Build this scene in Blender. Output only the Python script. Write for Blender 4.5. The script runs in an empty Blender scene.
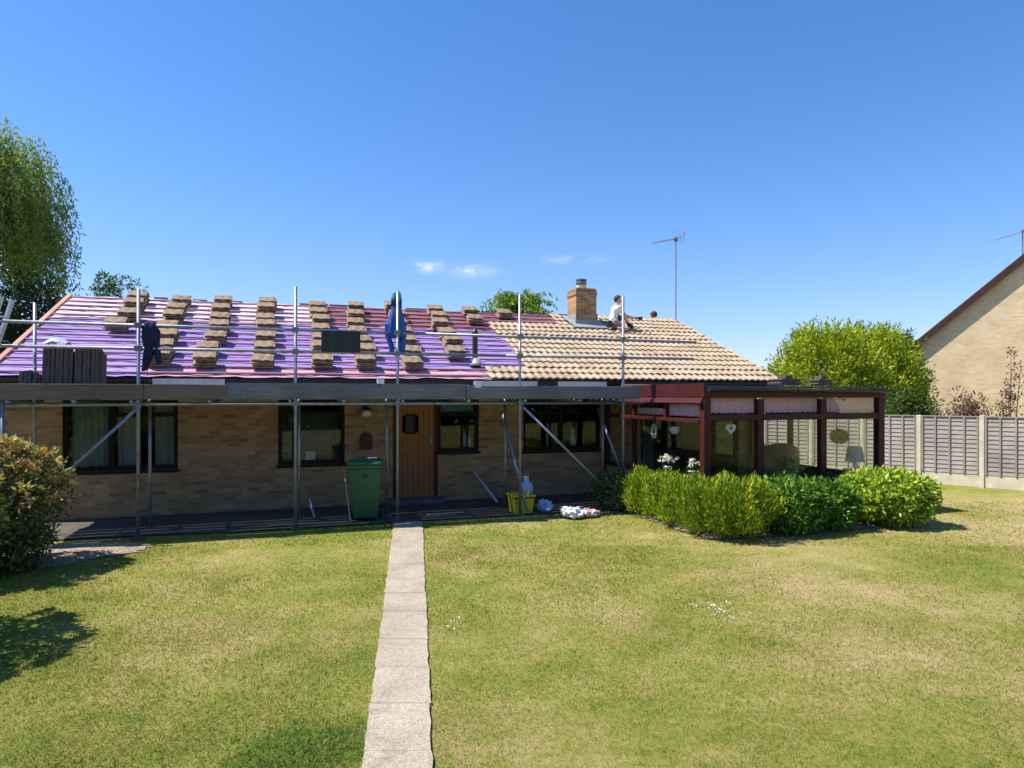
import bpy, bmesh, math, random
import numpy as np
from mathutils import Vector, Matrix
random.seed(7); RNG = np.random.default_rng(11)
R = math.radians
scene = bpy.context.scene
COL = scene.collection
TH = R(18.6)                                  # the bungalow's long axis against world X
P0 = Vector((-1.87, 13.34, 0.0))              # foot of the front door
HM = Matrix.Translation(P0) @ Matrix.Rotation(TH, 4, 'Z')
PITCH = math.atan(1.89/4.5)
EAVE_V, EAVE_W, RIDGE_V, RIDGE_W = -0.6, 2.45, 3.9, 4.34

# ------------------------------------------------------------------ helpers
class MB:
    def __init__(s): s.v = []; s.f = []
    def add(s, vs, fs, M=None):
        o = len(s.v)
        s.v += [tuple(M @ Vector(p)) if M else tuple(p) for p in vs]
        s.f += [tuple(i+o for i in f) for f in fs]; return s
    def box(s, x0, x1, y0, y1, z0, z1, M=None):
        vs = [(x0,y0,z0),(x1,y0,z0),(x1,y1,z0),(x0,y1,z0),(x0,y0,z1),(x1,y0,z1),(x1,y1,z1),(x0,y1,z1)]
        return s.add(vs, [(0,3,2,1),(4,5,6,7),(0,1,5,4),(1,2,6,5),(2,3,7,6),(3,0,4,7)], M)
    def tube(s, a, b, r, n=10, r2=None):
        a, b = Vector(a), Vector(b); d = (b-a).normalized(); r2 = r if r2 is None else r2
        q = d.to_track_quat('Z', 'Y').to_matrix()
        ring = [q @ Vector((math.cos(2*math.pi*i/n), math.sin(2*math.pi*i/n), 0)) for i in range(n)]
        vs = [a+p*r for p in ring]+[b+p*r2 for p in ring]
        fs = [(i,(i+1)%n,n+(i+1)%n,n+i) for i in range(n)]+[tuple(range(n-1,-1,-1)), tuple(range(n,2*n))]
        return s.add(vs, fs)
    def path(s, pts, radii, n=8):
        for i in range(len(pts)-1): s.tube(pts[i], pts[i+1], radii[i], n, radii[i+1])
        return s
    def lathe(s, prof, n=16, M=None, cap=True):
        vs = []; fs = []
        for r, z in prof:
            vs += [(r*math.cos(2*math.pi*i/n), r*math.sin(2*math.pi*i/n), z) for i in range(n)]
        for k in range(len(prof)-1):
            fs += [(k*n+i, k*n+(i+1)%n, (k+1)*n+(i+1)%n, (k+1)*n+i) for i in range(n)]
        if cap: fs += [tuple(range(n-1,-1,-1)), tuple(range((len(prof)-1)*n, len(prof)*n))]
        return s.add(vs, fs, M)
    def prism(s, poly, d, M=None):               # poly in (x,z), from y=d[0] to y=d[1]
        n = len(poly)
        vs = [(x, d[0], z) for x, z in poly]+[(x, d[1], z) for x, z in poly]
        fs = [(i,(i+1)%n,n+(i+1)%n,n+i) for i in range(n)]+[tuple(range(n-1,-1,-1)), tuple(range(n,2*n))]
        return s.add(vs, fs, M)
    def build(s, name, mat, parent=None, smooth=False, M=None, bevel=0):
        me = bpy.data.meshes.new(name); me.from_pydata(s.v, [], s.f); me.update()
        bm = bmesh.new(); bm.from_mesh(me); bmesh.ops.recalc_face_normals(bm, faces=bm.faces)
        bm.to_mesh(me); bm.free()
        if smooth:
            for p in me.polygons: p.use_smooth = True
        return link(name, me, mat, parent, M, bevel)

def link(name, me, mat, parent=None, M=None, bevel=0):
    o = bpy.data.objects.new(name, me); COL.objects.link(o)
    if mat: me.materials.append(mat)
    if M is not None: o.matrix_world = M
    if parent: o.parent = parent
    if bevel:
        b = o.modifiers.new('bevel', 'BEVEL'); b.width = bevel; b.segments = 2; b.limit_method = 'ANGLE'
    return o
def tag(o, label=None, cat=None, group=None, kind=None):
    if label: o['label'] = label
    if cat: o['category'] = cat
    if group: o['group'] = group
    if kind: o['kind'] = kind
    return o
def house(u, v, w, rz=0, rx=0):                  # a point of the bungalow's frame as a world matrix
    return HM @ Matrix.Translation((u, v, w)) @ Matrix.Rotation(rz, 4, 'Z') @ Matrix.Rotation(rx, 4, 'X')
def world(x, y, z, rz=0):
    return Matrix.Translation((x, y, z)) @ Matrix.Rotation(rz, 4, 'Z')
def thing(name, M, label, cat, group=None):
    o = bpy.data.objects.new(name, None); COL.objects.link(o); o.empty_display_size = .2
    o.matrix_world = M; return tag(o, label, cat, group)
def roof_w(v): return EAVE_W + (v-EAVE_V)*math.tan(PITCH)
def on_roof(u, s, lift=0, rz=0):                 # s = metres up the front slope from the eave
    v = EAVE_V+s*math.cos(PITCH)
    return HM @ Matrix.Translation((u, v, roof_w(v))) @ Matrix.Rotation(PITCH, 4, 'X') @ Matrix.Rotation(rz, 4, 'Z') @ Matrix.Translation((0, 0, lift))

# ------------------------------------------------------------------ materials
class NT:
    def __init__(s, name, rough=.7, spec=.3, metal=0.0):
        s.m = bpy.data.materials.new(name); s.m.use_nodes = True; s.t = s.m.node_tree
        s.b = s.t.nodes['Principled BSDF']; s.out = s.t.nodes['Material Output']
        s.b.inputs['Roughness'].default_value = rough
        s.b.inputs['Specular IOR Level'].default_value = spec
        s.b.inputs['Metallic'].default_value = metal
    def n(s, typ, **kw):
        o = s.t.nodes.new(typ)
        for k, val in kw.items():
            if k in o.inputs.keys(): o.inputs[k].default_value = val
            else: setattr(o, k, val)
        return o
    def l(s, a, b): s.t.links.new(a, b)
    def coord(s, kind='Object', scale=None):
        if kind == 'Position': src = s.n('ShaderNodeNewGeometry').outputs['Position']
        else: src = s.n('ShaderNodeTexCoord').outputs[kind]
        if scale:
            mp = s.n('ShaderNodeMapping'); mp.inputs['Scale'].default_value = scale
            s.l(src, mp.inputs['Vector']); return mp.outputs[0]
        return src
    def noise(s, vec, scale, detail=4, rough=.55):
        o = s.n('ShaderNodeTexNoise', Scale=scale, Detail=detail, Roughness=rough); s.l(vec, o.inputs['Vector']); return o.outputs['Fac']
    def ramp(s, fac, stops):
        o = s.n('ShaderNodeValToRGB'); e = o.color_ramp.elements
        while len(e) < len(stops): e.new(.5)
        for i, (p, c) in enumerate(stops):
            e[i].position = p; e[i].color = (c, c, c, 1) if isinstance(c, (int, float)) else (*c, 1)
        s.l(fac, o.inputs[0]); return o.outputs[0]
    def mix(s, fac, a, b, typ='MIX'):
        o = s.n('ShaderNodeMix', data_type='RGBA', blend_type=typ)
        for sock, val in ((o.inputs[0], fac), (o.inputs[6], a), (o.inputs[7], b)):
            if isinstance(val, bpy.types.NodeSocket): s.l(val, sock)
            elif isinstance(val, (int, float)): sock.default_value = val
            else: sock.default_value = (*val, 1)
        return o.outputs[2]
    def color(s, c):
        if isinstance(c, bpy.types.NodeSocket): s.l(c, s.b.inputs['Base Color'])
        else: s.b.inputs['Base Color'].default_value = (*c, 1)
        return s
    def bump(s, h, strength=.3, dist=.02):
        o = s.n('ShaderNodeBump', Strength=strength, Distance=dist); s.l(h, o.inputs['Height']); s.l(o.outputs[0], s.b.inputs['Normal']); return s

def simple(name, c, var=.25, scale=6, rough=.7, spec=.3, metal=0, bump=0, c2=None, stretch=None):
    t = NT(name, rough, spec, metal); co = t.coord('Object', stretch)
    f = t.noise(co, scale, 5)
    lo = tuple(x*(1-var) for x in c) if c2 is None else c2
    hi = tuple(min(1, x*(1+var)) for x in c) if c2 is None else c
    t.color(t.ramp(f, [(.3, lo), (.7, hi)]))
    if bump: t.bump(t.noise(co, scale*5, 3), bump, .01)
    return t.m

def brick(name, axis, c1, c2, c3, mortar, damp=True):
    t = NT(name, .9, .15)
    sp = t.n('ShaderNodeSeparateXYZ'); t.l(t.coord('Object'), sp.inputs[0])
    cb = t.n('ShaderNodeCombineXYZ'); t.l(sp.outputs[axis], cb.inputs[0]); t.l(sp.outputs['Z'], cb.inputs[1])
    def bt(a, b, bias):
        k = t.n('ShaderNodeTexBrick', Scale=1.0); k.inputs['Brick Width'].default_value = .225; k.inputs['Row Height'].default_value = .075
        k.inputs['Mortar Size'].default_value = .006; k.inputs['Mortar Smooth'].default_value = .2; k.inputs['Bias'].default_value = bias
        k.inputs['Color1'].default_value = (*a, 1); k.inputs['Color2'].default_value = (*b, 1); k.inputs['Mortar'].default_value = (*mortar, 1)
        t.l(cb.outputs[0], k.inputs['Vector']); return k
    k = bt(c1, c2, 0.0)
    # every fifth brick or so is a dark burnt one
    def mt(op, a, b=0.0):
        o = t.n('ShaderNodeMath', operation=op)
        for i, q in enumerate((a, b)):
            if isinstance(q, (int, float)): o.inputs[i].default_value = q
            else: t.l(q, o.inputs[i])
        return o.outputs[0]
    row = mt('FLOOR', mt('DIVIDE', sp.outputs['Z'], .075)); even = mt('LESS_THAN', mt('ABSOLUTE', mt('FLOORED_MODULO', row, 2.0)), .5)
    cellx = mt('FLOOR', mt('DIVIDE', mt('ADD', sp.outputs[axis], mt('MULTIPLY', even, .1125)), .225))
    cc = t.n('ShaderNodeCombineXYZ'); t.l(cellx, cc.inputs[0]); t.l(row, cc.inputs[1])
    wn = t.n('ShaderNodeTexWhiteNoise', noise_dimensions='3D'); t.l(cc.outputs[0], wn.inputs['Vector'])
    col = t.mix(t.ramp(wn.outputs['Value'], [(.0, .0), (.55, .25), (.80, .35), (.92, .7)]), k.outputs[0], c3)
    col = t.mix(t.ramp(k.outputs['Fac'], [(.0, 0.0), (1.0, 1.0)]), col, mortar)
    soil = t.noise(cb.outputs[0], 1.2, 5)
    col = t.mix(t.ramp(soil, [(.4, 0.0), (.75, .35)]), col, tuple(x*.55 for x in c2))
    t.color(col); t.bump(k.outputs['Fac'], -.5, .008)
    return t.m

def foliage(name, dark, light, transl=.35, rough=.55, extra=None):
    t = NT(name, rough, .25)
    at = t.n('ShaderNodeAttribute', attribute_name='tint')
    stops = [(0.0, dark), (.75, light)] + ([(1.0, extra)] if extra else [])
    c = t.ramp(at.outputs['Fac'], stops); t.color(c)
    tr = t.n('ShaderNodeBsdfTranslucent'); mx = t.n('ShaderNodeMixShader', Fac=transl)
    t.l(t.mix(1.0, c, (1.0, 1.0, .55), 'MULTIPLY'), tr.inputs[0])
    t.l(t.b.outputs[0], mx.inputs[1]); t.l(tr.outputs[0], mx.inputs[2]); t.l(mx.outputs[0], t.out.inputs[0])
    return t.m

def glass(name, tint=(.9, .93, .92), refl=1.0):
    t = NT(name); tr = t.n('ShaderNodeBsdfTransparent'); tr.inputs[0].default_value = (*tint, 1)
    gl = t.n('ShaderNodeBsdfGlossy', Roughness=.01); fr = t.n('ShaderNodeFresnel', IOR=1.5)
    mu = t.n('ShaderNodeMath', operation='MULTIPLY'); mu.inputs[1].default_value = refl; t.l(fr.outputs[0], mu.inputs[0])
    mx = t.n('ShaderNodeMixShader'); t.l(mu.outputs[0], mx.inputs[0]); t.l(tr.outputs[0], mx.inputs[1]); t.l(gl.outputs[0], mx.inputs[2])
    t.l(mx.outputs[0], t.out.inputs[0]); return t.m

def wood(name, c, c2, grain=(1, 18, 18), rough=.8):
    t = NT(name, rough, .2); co = t.coord('Object', grain); f = t.noise(co, 2.2, 6, .65)
    g = t.noise(t.coord('Object'), .9, 3)
    t.color(t.mix(t.ramp(g, [(.4, 0.0), (.7, .5)]), t.ramp(f, [(.3, c2), (.68, c)]), tuple(x*.6 for x in c2))); t.bump(f, .25, .006)
    return t.m

def membrane(name, c, c2):
    t = NT(name, .42, .5); co = t.coord('Object', (1, 3, 3)); f = t.noise(co, 1.6, 5)
    t.color(t.ramp(f, [(.3, c2), (.7, c)])); t.bump(t.noise(t.coord('Object', (.8, 5, 5)), 2.5, 4), .5, .03); return t.m

M = {}
M['brick_front'] = brick('buff_brick_front', 'X', (.56,.34,.165), (.38,.215,.105), (.19,.11,.062), (.36,.28,.19))
M['brick_side'] = brick('buff_brick_side', 'Y', (.56,.34,.165), (.38,.215,.105), (.19,.11,.062), (.36,.28,.19))
M['brick_pale'] = brick('pale_brick', 'X', (.74,.58,.37), (.66,.50,.30), (.54,.39,.23), (.68,.58,.42))
M['brick_pale_side'] = brick('pale_brick_side', 'Y', (.74,.58,.37), (.66,.50,.30), (.54,.39,.23), (.68,.58,.42))
M['purple'] = membrane('purple_membrane', (.40,.30,.70), (.28,.19,.54))
M['pale_sheen'] = membrane('pale_sheen_membrane', (.86,.74,.80), (.70,.56,.70))  # sun sheen on the glossy membrane, painted in as a pale base colour
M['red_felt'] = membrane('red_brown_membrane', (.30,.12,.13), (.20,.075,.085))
M['eave_felt'] = membrane('pink_eave_membrane', (.62,.36,.38), (.50,.30,.40))
M['batten'] = wood('treated_batten', (.40,.21,.25), (.27,.13,.17))
M['verge_wood'] = wood('pink_verge_batten', (.62,.34,.26), (.5,.26,.2), (18, 1, 18))
t = NT('concrete_tile', .85, .15); co = t.coord('Object')
big = t.n('ShaderNodeMapping'); big.inputs['Scale'].default_value = (3.03, 3.3, 3.3); t.l(co, big.inputs[0])
wn = t.n('ShaderNodeTexVoronoi', Scale=1.0, feature='F1'); t.l(big.outputs[0], wn.inputs['Vector'])
hv = t.n('ShaderNodeSeparateColor'); t.l(wn.outputs['Color'], hv.inputs[0])
c = t.ramp(hv.outputs[0], [(0.0, (.35,.265,.175)), (1.0, (.48,.385,.275))])
c = t.mix(t.ramp(t.noise(co, 5, 6, .7), [(.35, .0), (.8, .55)]), c, (.33,.24,.15)); t.color(c); t.bump(t.noise(co, 60, 3), .15, .005)
M['tile'] = t.m
M['tile_old'] = simple('weathered_tile', (.39,.29,.19), .3, 9, .88, .15, bump=.2, c2=(.14,.09,.06))
M['tile_dark'] = simple('dark_tile', (.17,.13,.115), .3, 7, .85, .2, bump=.2, c2=(.07,.055,.05), stretch=(6, 6, 1))
M['steel'] = simple('galvanised_tube', (.27,.29,.33), .25, 9, .5, .4, .6)
M['coupler'] = simple('scaffold_fitting', (.22,.21,.21), .3, 20, .5, .5, .7)
M['board_grey'] = wood('weathered_board', (.24,.245,.25), (.13,.13,.13))
M['board_brown'] = wood('brown_board', (.27,.20,.145), (.15,.105,.075))
M['fascia_white'] = simple('pale_fascia', (.72,.66,.58), .12, 4, .6)
M['fascia_dark'] = simple('dark_brown_fascia', (.045,.032,.026), .3, 5, .5)
M['gutter'] = simple('black_gutter', (.022,.022,.024), .2, 5, .35, .5)
M['frame'] = simple('dark_stained_frame', (.012,.008,.007), .3, 8, .5, .2)
M['mahogany'] = wood('mahogany_stain', (.090,.021,.019), (.055,.013,.011), (14, 14, 1), .45)
M['mahogany_h'] = wood('mahogany_stain_rail', (.090,.021,.019), (.055,.013,.011), (1, 1, 14), .45)
M['glass'] = glass('window_glass', (.85, .88, .88), .7)
M['glass_clear'] = glass('conservatory_glass', (.95, .97, .96), .16)
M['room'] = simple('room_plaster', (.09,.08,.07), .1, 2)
M['curtain'] = simple('green_curtain', (.36,.46,.40), .25, 4, .9, stretch=(9, 9, .6))
M['curtain_pale'] = simple('net_curtain', (.46,.50,.50), .2, 4, .9, stretch=(9, 9, .6))
M['blind_dark'] = simple('slate_blue_net', (.11,.14,.17), .25, 30, .9)
M['blind_teal'] = simple('teal_blind', (.22,.42,.40), .12, 4, .8)
M['blind_pink'] = simple('pink_blind', (.74,.42,.46), .12, 3, .8, stretch=(1, 1, 30))
M['door'] = wood('oak_door', (.46,.19,.06), (.28,.11,.035), (14, 14, 1), .45)
M['black'] = simple('black_plastic', (.018,.018,.02), .2, 6, .45, .5)
M['lead'] = simple('lead_flashing', (.28,.29,.31), .25, 8, .5, .5)
M['white'] = simple('white_plastic', (.75,.76,.78), .08, 6, .5)
M['white_paint'] = simple('white_ceramic', (.78,.77,.73), .06, 6, .3, .5)
M['concrete_post'] = simple('concrete_post', (.60,.54,.42), .15, 6, .9, .1, bump=.2)
M['fence_wood'] = wood('weathered_fence', (.50,.45,.41), (.26,.23,.21), (1.5, 1.5, 30))
M['fence_batten'] = wood('weathered_fence_batten', (.42,.38,.33), (.26,.22,.19), (20, 20, 1.5))
M['bark'] = simple('bark', (.10,.075,.05), .4, 12, .95, .1, bump=.6, stretch=(3, 3, .6))
M['twig'] = simple('brown_twig', (.09,.06,.04), .3, 12, .95, .1)
M['navy'] = simple('navy_cloth', (.020,.026,.065), .35, 7, .85, .2, bump=.4)
M['blue'] = simple('blue_waterproof', (.018,.075,.36), .35, 6, .5, .4, bump=.5)
M['blue_light'] = simple('bright_blue_hood', (.03,.24,.60), .2, 6, .5, .4, bump=.3)
M['bin'] = simple('green_bin_plastic', (.028,.11,.048), .15, 5, .45, .4)
M['yellow'] = simple('yellow_tub', (.62,.50,.03), .12, 6, .5, .4)
M['blueplastic'] = simple('pale_blue_plastic', (.42,.52,.72), .2, 7, .35, .5)
M['bagred'] = simple('white_and_red_wrapper', (.75,.72,.70), .1, 4, .5, c2=(.55,.13,.10))
M['pinewood'] = wood('pale_offcut', (.62,.47,.30), (.45,.32,.2))
M['skin'] = simple('skin', (.56,.32,.22), .08, 9, .55, .3)
M['hair'] = simple('brown_hair', (.07,.040,.025), .3, 30, .7)
M['shirt'] = simple('white_tshirt', (.78,.77,.78), .06, 6, .9, .1, bump=.3)
M['shorts'] = simple('grey_work_shorts', (.085,.095,.12), .3, 6, .9, .1, bump=.3)
M['boot'] = simple('dark_boot', (.03,.025,.022), .3, 8, .7)
M['wicker'] = simple('wicker', (.12,.085,.055), .4, 25, .8, stretch=(1, 1, 3))
M['terracotta'] = simple('terracotta', (.40,.19,.11), .15, 8, .85)
M['step'] = simple('dark_stone_step', (.13,.13,.14), .25, 8, .8)
M['panel_sheet'] = simple('dark_sheet', (.030,.040,.040), .3, 5, .6, stretch=(4, 1, .5))
M['red_clamp'] = simple('red_plastic', (.42,.05,.05), .15, 6, .5)
M['alu'] = simple('aluminium', (.55,.56,.57), .12, 8, .4, .5, .8)
M['brown_plaque'] = simple('brown_plaque', (.085,.035,.026), .3, 9, .6)
M['barge'] = simple('brown_bargeboard', (.050,.022,.018), .2, 5, .6)
M['roof_felt'] = simple('grey_roof_felt', (.13,.13,.14), .25, 5, .7)
t = NT('path_slab', .9, .15); co = t.coord('Position')
c = t.ramp(t.noise(co, 2.2, 5), [(.3, (.335,.285,.215)), (.7, (.47,.405,.315))])
c = t.mix(t.ramp(t.noise(co, 80, 3, .7), [(.47, .0), (.60, .6)]), c, (.14,.12,.09))
c = t.mix(t.ramp(t.noise(co, 90, 2, .6), [(.60, .0), (.68, .55)]), c, (.56,.51,.44))
c = t.mix(t.ramp(t.noise(co, 5, 6, .75), [(.50, .0), (.72, .5)]), c, (.15,.135,.085)); t.color(c); t.bump(t.noise(co, 80, 3, .7), .3, .005)
M['slab'] = t.m
t = NT('paving', .9, .15); co = t.coord('Object')
k = t.n('ShaderNodeTexBrick', Scale=1.0); k.inputs['Brick Width'].default_value = .6; k.inputs['Row Height'].default_value = .6; k.inputs['Mortar Size'].default_value = .008
k.inputs['Color1'].default_value = (.12,.105,.085,1); k.inputs['Color2'].default_value = (.09,.08,.065,1); k.inputs['Mortar'].default_value = (.07,.065,.05,1); t.l(co, k.inputs['Vector'])
t.color(t.mix(t.ramp(t.noise(co, 3, 6, .7), [(.4, .0), (.75, .6)]), k.outputs[0], (.13,.115,.09))); t.bump(t.noise(co, 30, 4), .3, .01)
M['paving'] = t.m
t = NT('soil', .95, .1); co = t.coord('Position')
c = t.ramp(t.noise(co, 14, 6, .75), [(.3, (.13,.095,.065)), (.5, (.33,.26,.19)), (.68, (.58,.49,.40))]); t.color(c); t.bump(t.noise(co, 30, 5, .7), .9, .03)
M['soil'] = t.m

def lawn_mat(name, blade):
    t = NT(name, .85, .1); co = t.coord('Position')
    n1 = t.noise(co, .42, 3, .5); n2 = t.noise(co, 2.3, 6, .7); n3 = t.noise(co, 17, 5, .8)
    add = t.n('ShaderNodeMath', operation='ADD'); mul = t.n('ShaderNodeMath', operation='MULTIPLY'); mul.inputs[1].default_value = .8
    t.l(n2, mul.inputs[0]); t.l(n1, add.inputs[0]); t.l(mul.outputs[0], add.inputs[1])
    add2 = t.n('ShaderNodeMath', operation='ADD'); mul2 = t.n('ShaderNodeMath', operation='MULTIPLY'); mul2.inputs[1].default_value = 1.0
    t.l(n3, mul2.inputs[0]); t.l(add.outputs[0], add2.inputs[0]); t.l(mul2.outputs[0], add2.inputs[1])
    # right of the path the lawn is drier
    sp = t.n('ShaderNodeSeparateXYZ'); t.l(co, sp.inputs[0])
    mr = t.n('ShaderNodeMapRange'); t.l(sp.outputs[0], mr.inputs[0])
    for i, val in zip((1, 2, 3, 4), (-4, 5, -.27, -.13)): mr.inputs[i].default_value = val
    add3 = t.n('ShaderNodeMath', operation='ADD'); t.l(add2.outputs[0], add3.inputs[0]); t.l(mr.outputs[0], add3.inputs[1])
    half = t.n('ShaderNodeMath', operation='MULTIPLY'); half.inputs[1].default_value = .5; t.l(add3.outputs[0], half.inputs[0])
    c = t.ramp(half.outputs[0], [(.40, (.062,.112,.014)), (.50, (.185,.23,.036)), (.585, (.275,.275,.058)), (.67, (.385,.33,.12)), (.76, (.50,.39,.20))])
    # a lush clover patch beside the path
    ds = t.n('ShaderNodeVectorMath', operation='DISTANCE'); ds.inputs[1].default_value = (-1.22, 4.05, 0); t.l(co, ds.inputs[0])
    a4 = t.n('ShaderNodeMath', operation='ADD'); t.l(ds.outputs['Value'], a4.inputs[0]); t.l(n2, a4.inputs[1])
    c = t.mix(t.ramp(a4.outputs[0], [(.75, .7), (1.4, 0.0)]), c, (.065,.15,.014))
    if blade:
        at = t.n('ShaderNodeAttribute', attribute_name='tint')
        c = t.mix(t.ramp(at.outputs['Fac'], [(0.0, 0.0), (1.0, .45)]), c, (.38,.33,.15))
        c = t.mix(1.0, c, t.ramp(at.outputs['Fac'], [(0, (.66,.72,.62)), (.3, (1.0,1.0,.95)), (.8, (1.25,1.2,1.15))]), 'MULTIPLY')
        t.color(c)
        tr = t.n('ShaderNodeBsdfTranslucent'); mx = t.n('ShaderNodeMixShader', Fac=.35); t.l(c, tr.inputs[0])
        t.l(t.b.outputs[0], mx.inputs[1]); t.l(tr.outputs[0], mx.inputs[2]); t.l(mx.outputs[0], t.out.inputs[0])
    else:
        t.color(c); t.bump(t.noise(co, 38, 5, .75), .9, .04)
    return t.m
M['lawn'] = lawn_mat('lawn_ground', False); M['blade'] = lawn_mat('lawn_blades', True)

# ------------------------------------------------------------------ world, sun, camera
SUN_EL, SHADOW_AZ = R(57), R(4)
w = bpy.data.worlds.new('World'); scene.world = w; w.use_nodes = True
nt = w.node_tree; bg = nt.nodes['Background']; bg.inputs[1].default_value = .09
sky = nt.nodes.new('ShaderNodeTexSky'); sky.sky_type = 'NISHITA'; sky.sun_disc = False
sky.sun_elevation = SUN_EL
sky.sun_rotation = math.atan2(-math.cos(SHADOW_AZ), -math.sin(SHADOW_AZ)) % (2*math.pi)
sky.air_density = 1.0; sky.dust_density = .15; sky.ozone_density = 2.2
tc = nt.nodes.new('ShaderNodeTexCoord'); sep = nt.nodes.new('ShaderNodeSeparateXYZ'); nt.links.new(tc.outputs['Generated'], sep.inputs[0])
def math_node(op, a, b=None):
    o = nt.nodes.new('ShaderNodeMath'); o.operation = op
    for i, val in enumerate((a, b)):
        if val is None: continue
        if isinstance(val, (int, float)): o.inputs[i].default_value = val
        else: nt.links.new(val, o.inputs[i])
    return o.outputs[0]
ysafe = math_node('MAXIMUM', sep.outputs[1], .05)
gx = math_node('DIVIDE', sep.outputs[0], ysafe); gz = math_node('DIVIDE', sep.outputs[2], ysafe)
cloudmask = None
nz = nt.nodes.new('ShaderNodeTexNoise'); nz.inputs['Scale'].default_value = 26; nz.inputs['Detail'].default_value = 6; nz.inputs['Roughness'].default_value = .65
mp = nt.nodes.new('ShaderNodeMapping'); mp.inputs['Scale'].default_value = (1, 1, 2.2); nt.links.new(tc.outputs['Generated'], mp.inputs[0]); nt.links.new(mp.outputs[0], nz.inputs['Vector'])
for cx, cz, ax, az, amt in ((-.125,.192,.017,.008,1.1), (-.06,.186,.028,.008,.75), (.095,.202,.032,.005,.7)):
    a = math_node('POWER', math_node('DIVIDE', math_node('SUBTRACT', gx, cx), ax), 2.0)
    b = math_node('POWER', math_node('DIVIDE', math_node('SUBTRACT', gz, cz), az), 2.0)
    e = math_node('MULTIPLY', math_node('EXPONENT', math_node('MULTIPLY', math_node('ADD', a, b), -1.0)), amt)
    e = math_node('MULTIPLY', e, math_node('MULTIPLY', math_node('MAXIMUM', math_node('SUBTRACT', nz.outputs[0], .36), 0.0), 3.2))
    cloudmask = e if cloudmask is None else math_node('ADD', cloudmask, e)
cm = nt.nodes.new('ShaderNodeMix'); cm.data_type = 'RGBA'; cm.inputs[7].default_value = (7.6, 8.0, 8.6, 1)
nt.links.new(math_node('MINIMUM', cloudmask, .8), cm.inputs[0]); tn = nt.nodes.new('ShaderNodeMix'); tn.data_type = 'RGBA'; tn.blend_type = 'MULTIPLY'; tn.inputs[0].default_value = 1; pass
el = nt.nodes.new('ShaderNodeValToRGB'); nt.links.new(sep.outputs[2], el.inputs[0])
el.color_ramp.elements[0].position = .05; el.color_ramp.elements[0].color = (.60, .64, .90, 1)
el.color_ramp.elements[1].position = .50; el.color_ramp.elements[1].color = (.40, .70, 1.0, 1)
e_ = el.color_ramp.elements.new(.24); e_.color = (.50, .70, .97, 1)
gain = nt.nodes.new('ShaderNodeVectorMath'); gain.operation = 'SCALE'; gain.inputs['Scale'].default_value = 1.34; nt.links.new(el.outputs[0], gain.inputs[0]); nt.links.new(gain.outputs[0], tn.inputs[7])
nt.links.new(sky.outputs[0], tn.inputs[6]); nt.links.new(tn.outputs[2], cm.inputs[6]); nt.links.new(cm.outputs[2], bg.inputs[0])

sl = bpy.data.lights.new('sun', 'SUN'); sl.energy = 4.6; sl.angle = R(.5); sl.color = (1.0, .93, .82)
so = bpy.data.objects.new('sun', sl); COL.objects.link(so)
d = Vector((math.cos(SHADOW_AZ)*math.cos(SUN_EL), math.sin(SHADOW_AZ)*math.cos(SUN_EL), -math.sin(SUN_EL)))
so.rotation_euler = d.to_track_quat('-Z', 'Y').to_euler(); so.location = (-8, 0, 20)
cd = bpy.data.cameras.new('camera'); cam = bpy.data.objects.new('camera', cd); COL.objects.link(cam); scene.camera = cam
cam.location = (0, 0, 2.15); cam.rotation_euler = (R(90), 0, 0)
cd.sensor_width = 36; cd.lens = 36*670/1024; cd.shift_y = 11/1024; cd.clip_end = 2000; cd.clip_start = .05
vs = scene.view_settings; vs.view_transform = 'Standard'; vs.look = 'None'; vs.exposure = .78; vs.gamma = 1

# ------------------------------------------------------------------ ground
def sheet(name, pts, z, mat, M=None):
    mb = MB(); mb.add([(x, y, z) for x, y in pts], [tuple(range(len(pts)))])
    return tag(mb.build(name, mat, M=M), kind='structure')
n = 40
mb = MB()
xs = [-600,-200,-80,-40]+[-30+i*1.5 for i in range(41)]+[40,80,200,600]
ys = [-600,-100,-30]+[-10+i*1.5 for i in range(34)]+[50,80,200,900]
for y in ys:
    for x in xs: mb.v.append((x, y, 0.012*math.sin(x*.9+1)*math.cos(y*.7) if (abs(x) < 30 and 0 < y < 9.5) else 0.0))
for j in range(len(ys)-1):
    for i in range(len(xs)-1):
        a = j*len(xs)+i; mb.f.append((a, a+1, a+1+len(xs), a+len(xs)))
tag(mb.build('lawn', M['lawn'], smooth=True), kind='structure')
sheet('paving', [(-7.6,-1.95),(-5.4,-1.75),(-3.0,-1.98),(-.9,-1.95),(3.6,-2.0),(4.05,-1.6),(4.05,0.1),(-7.6,0.1)], .022, M['paving'], HM)
def blob(cx, cy, rx, ry, n=36, jit=.12, rot=0):
    out = []
    for i in range(n):
        a = 2*math.pi*i/n; r = 1+jit*math.sin(3*a+1)+jit*random.uniform(-.6, .6)
        x, y = rx*r*math.cos(a), ry*r*math.sin(a)
        out.append((cx+x*math.cos(rot)-y*math.sin(rot), cy+x*math.sin(rot)+y*math.cos(rot)))
    return out
sheet('gravel_bed', blob(-6.15, 9.0, 1.0, .8, n=90, jit=.16, rot=.3), .017, M['soil'])
sheet('hedge_bed', [(3.35,-1.2),(3.4,-2.6),(3.4,-4.2),(3.5,-4.8),(4.4,-4.9),(6.2,-4.85),(7.6,-4.7),(7.9,-3.72),(4.08,-3.72),(4.08,-1.2)], .014, M['soil'], HM)

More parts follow.
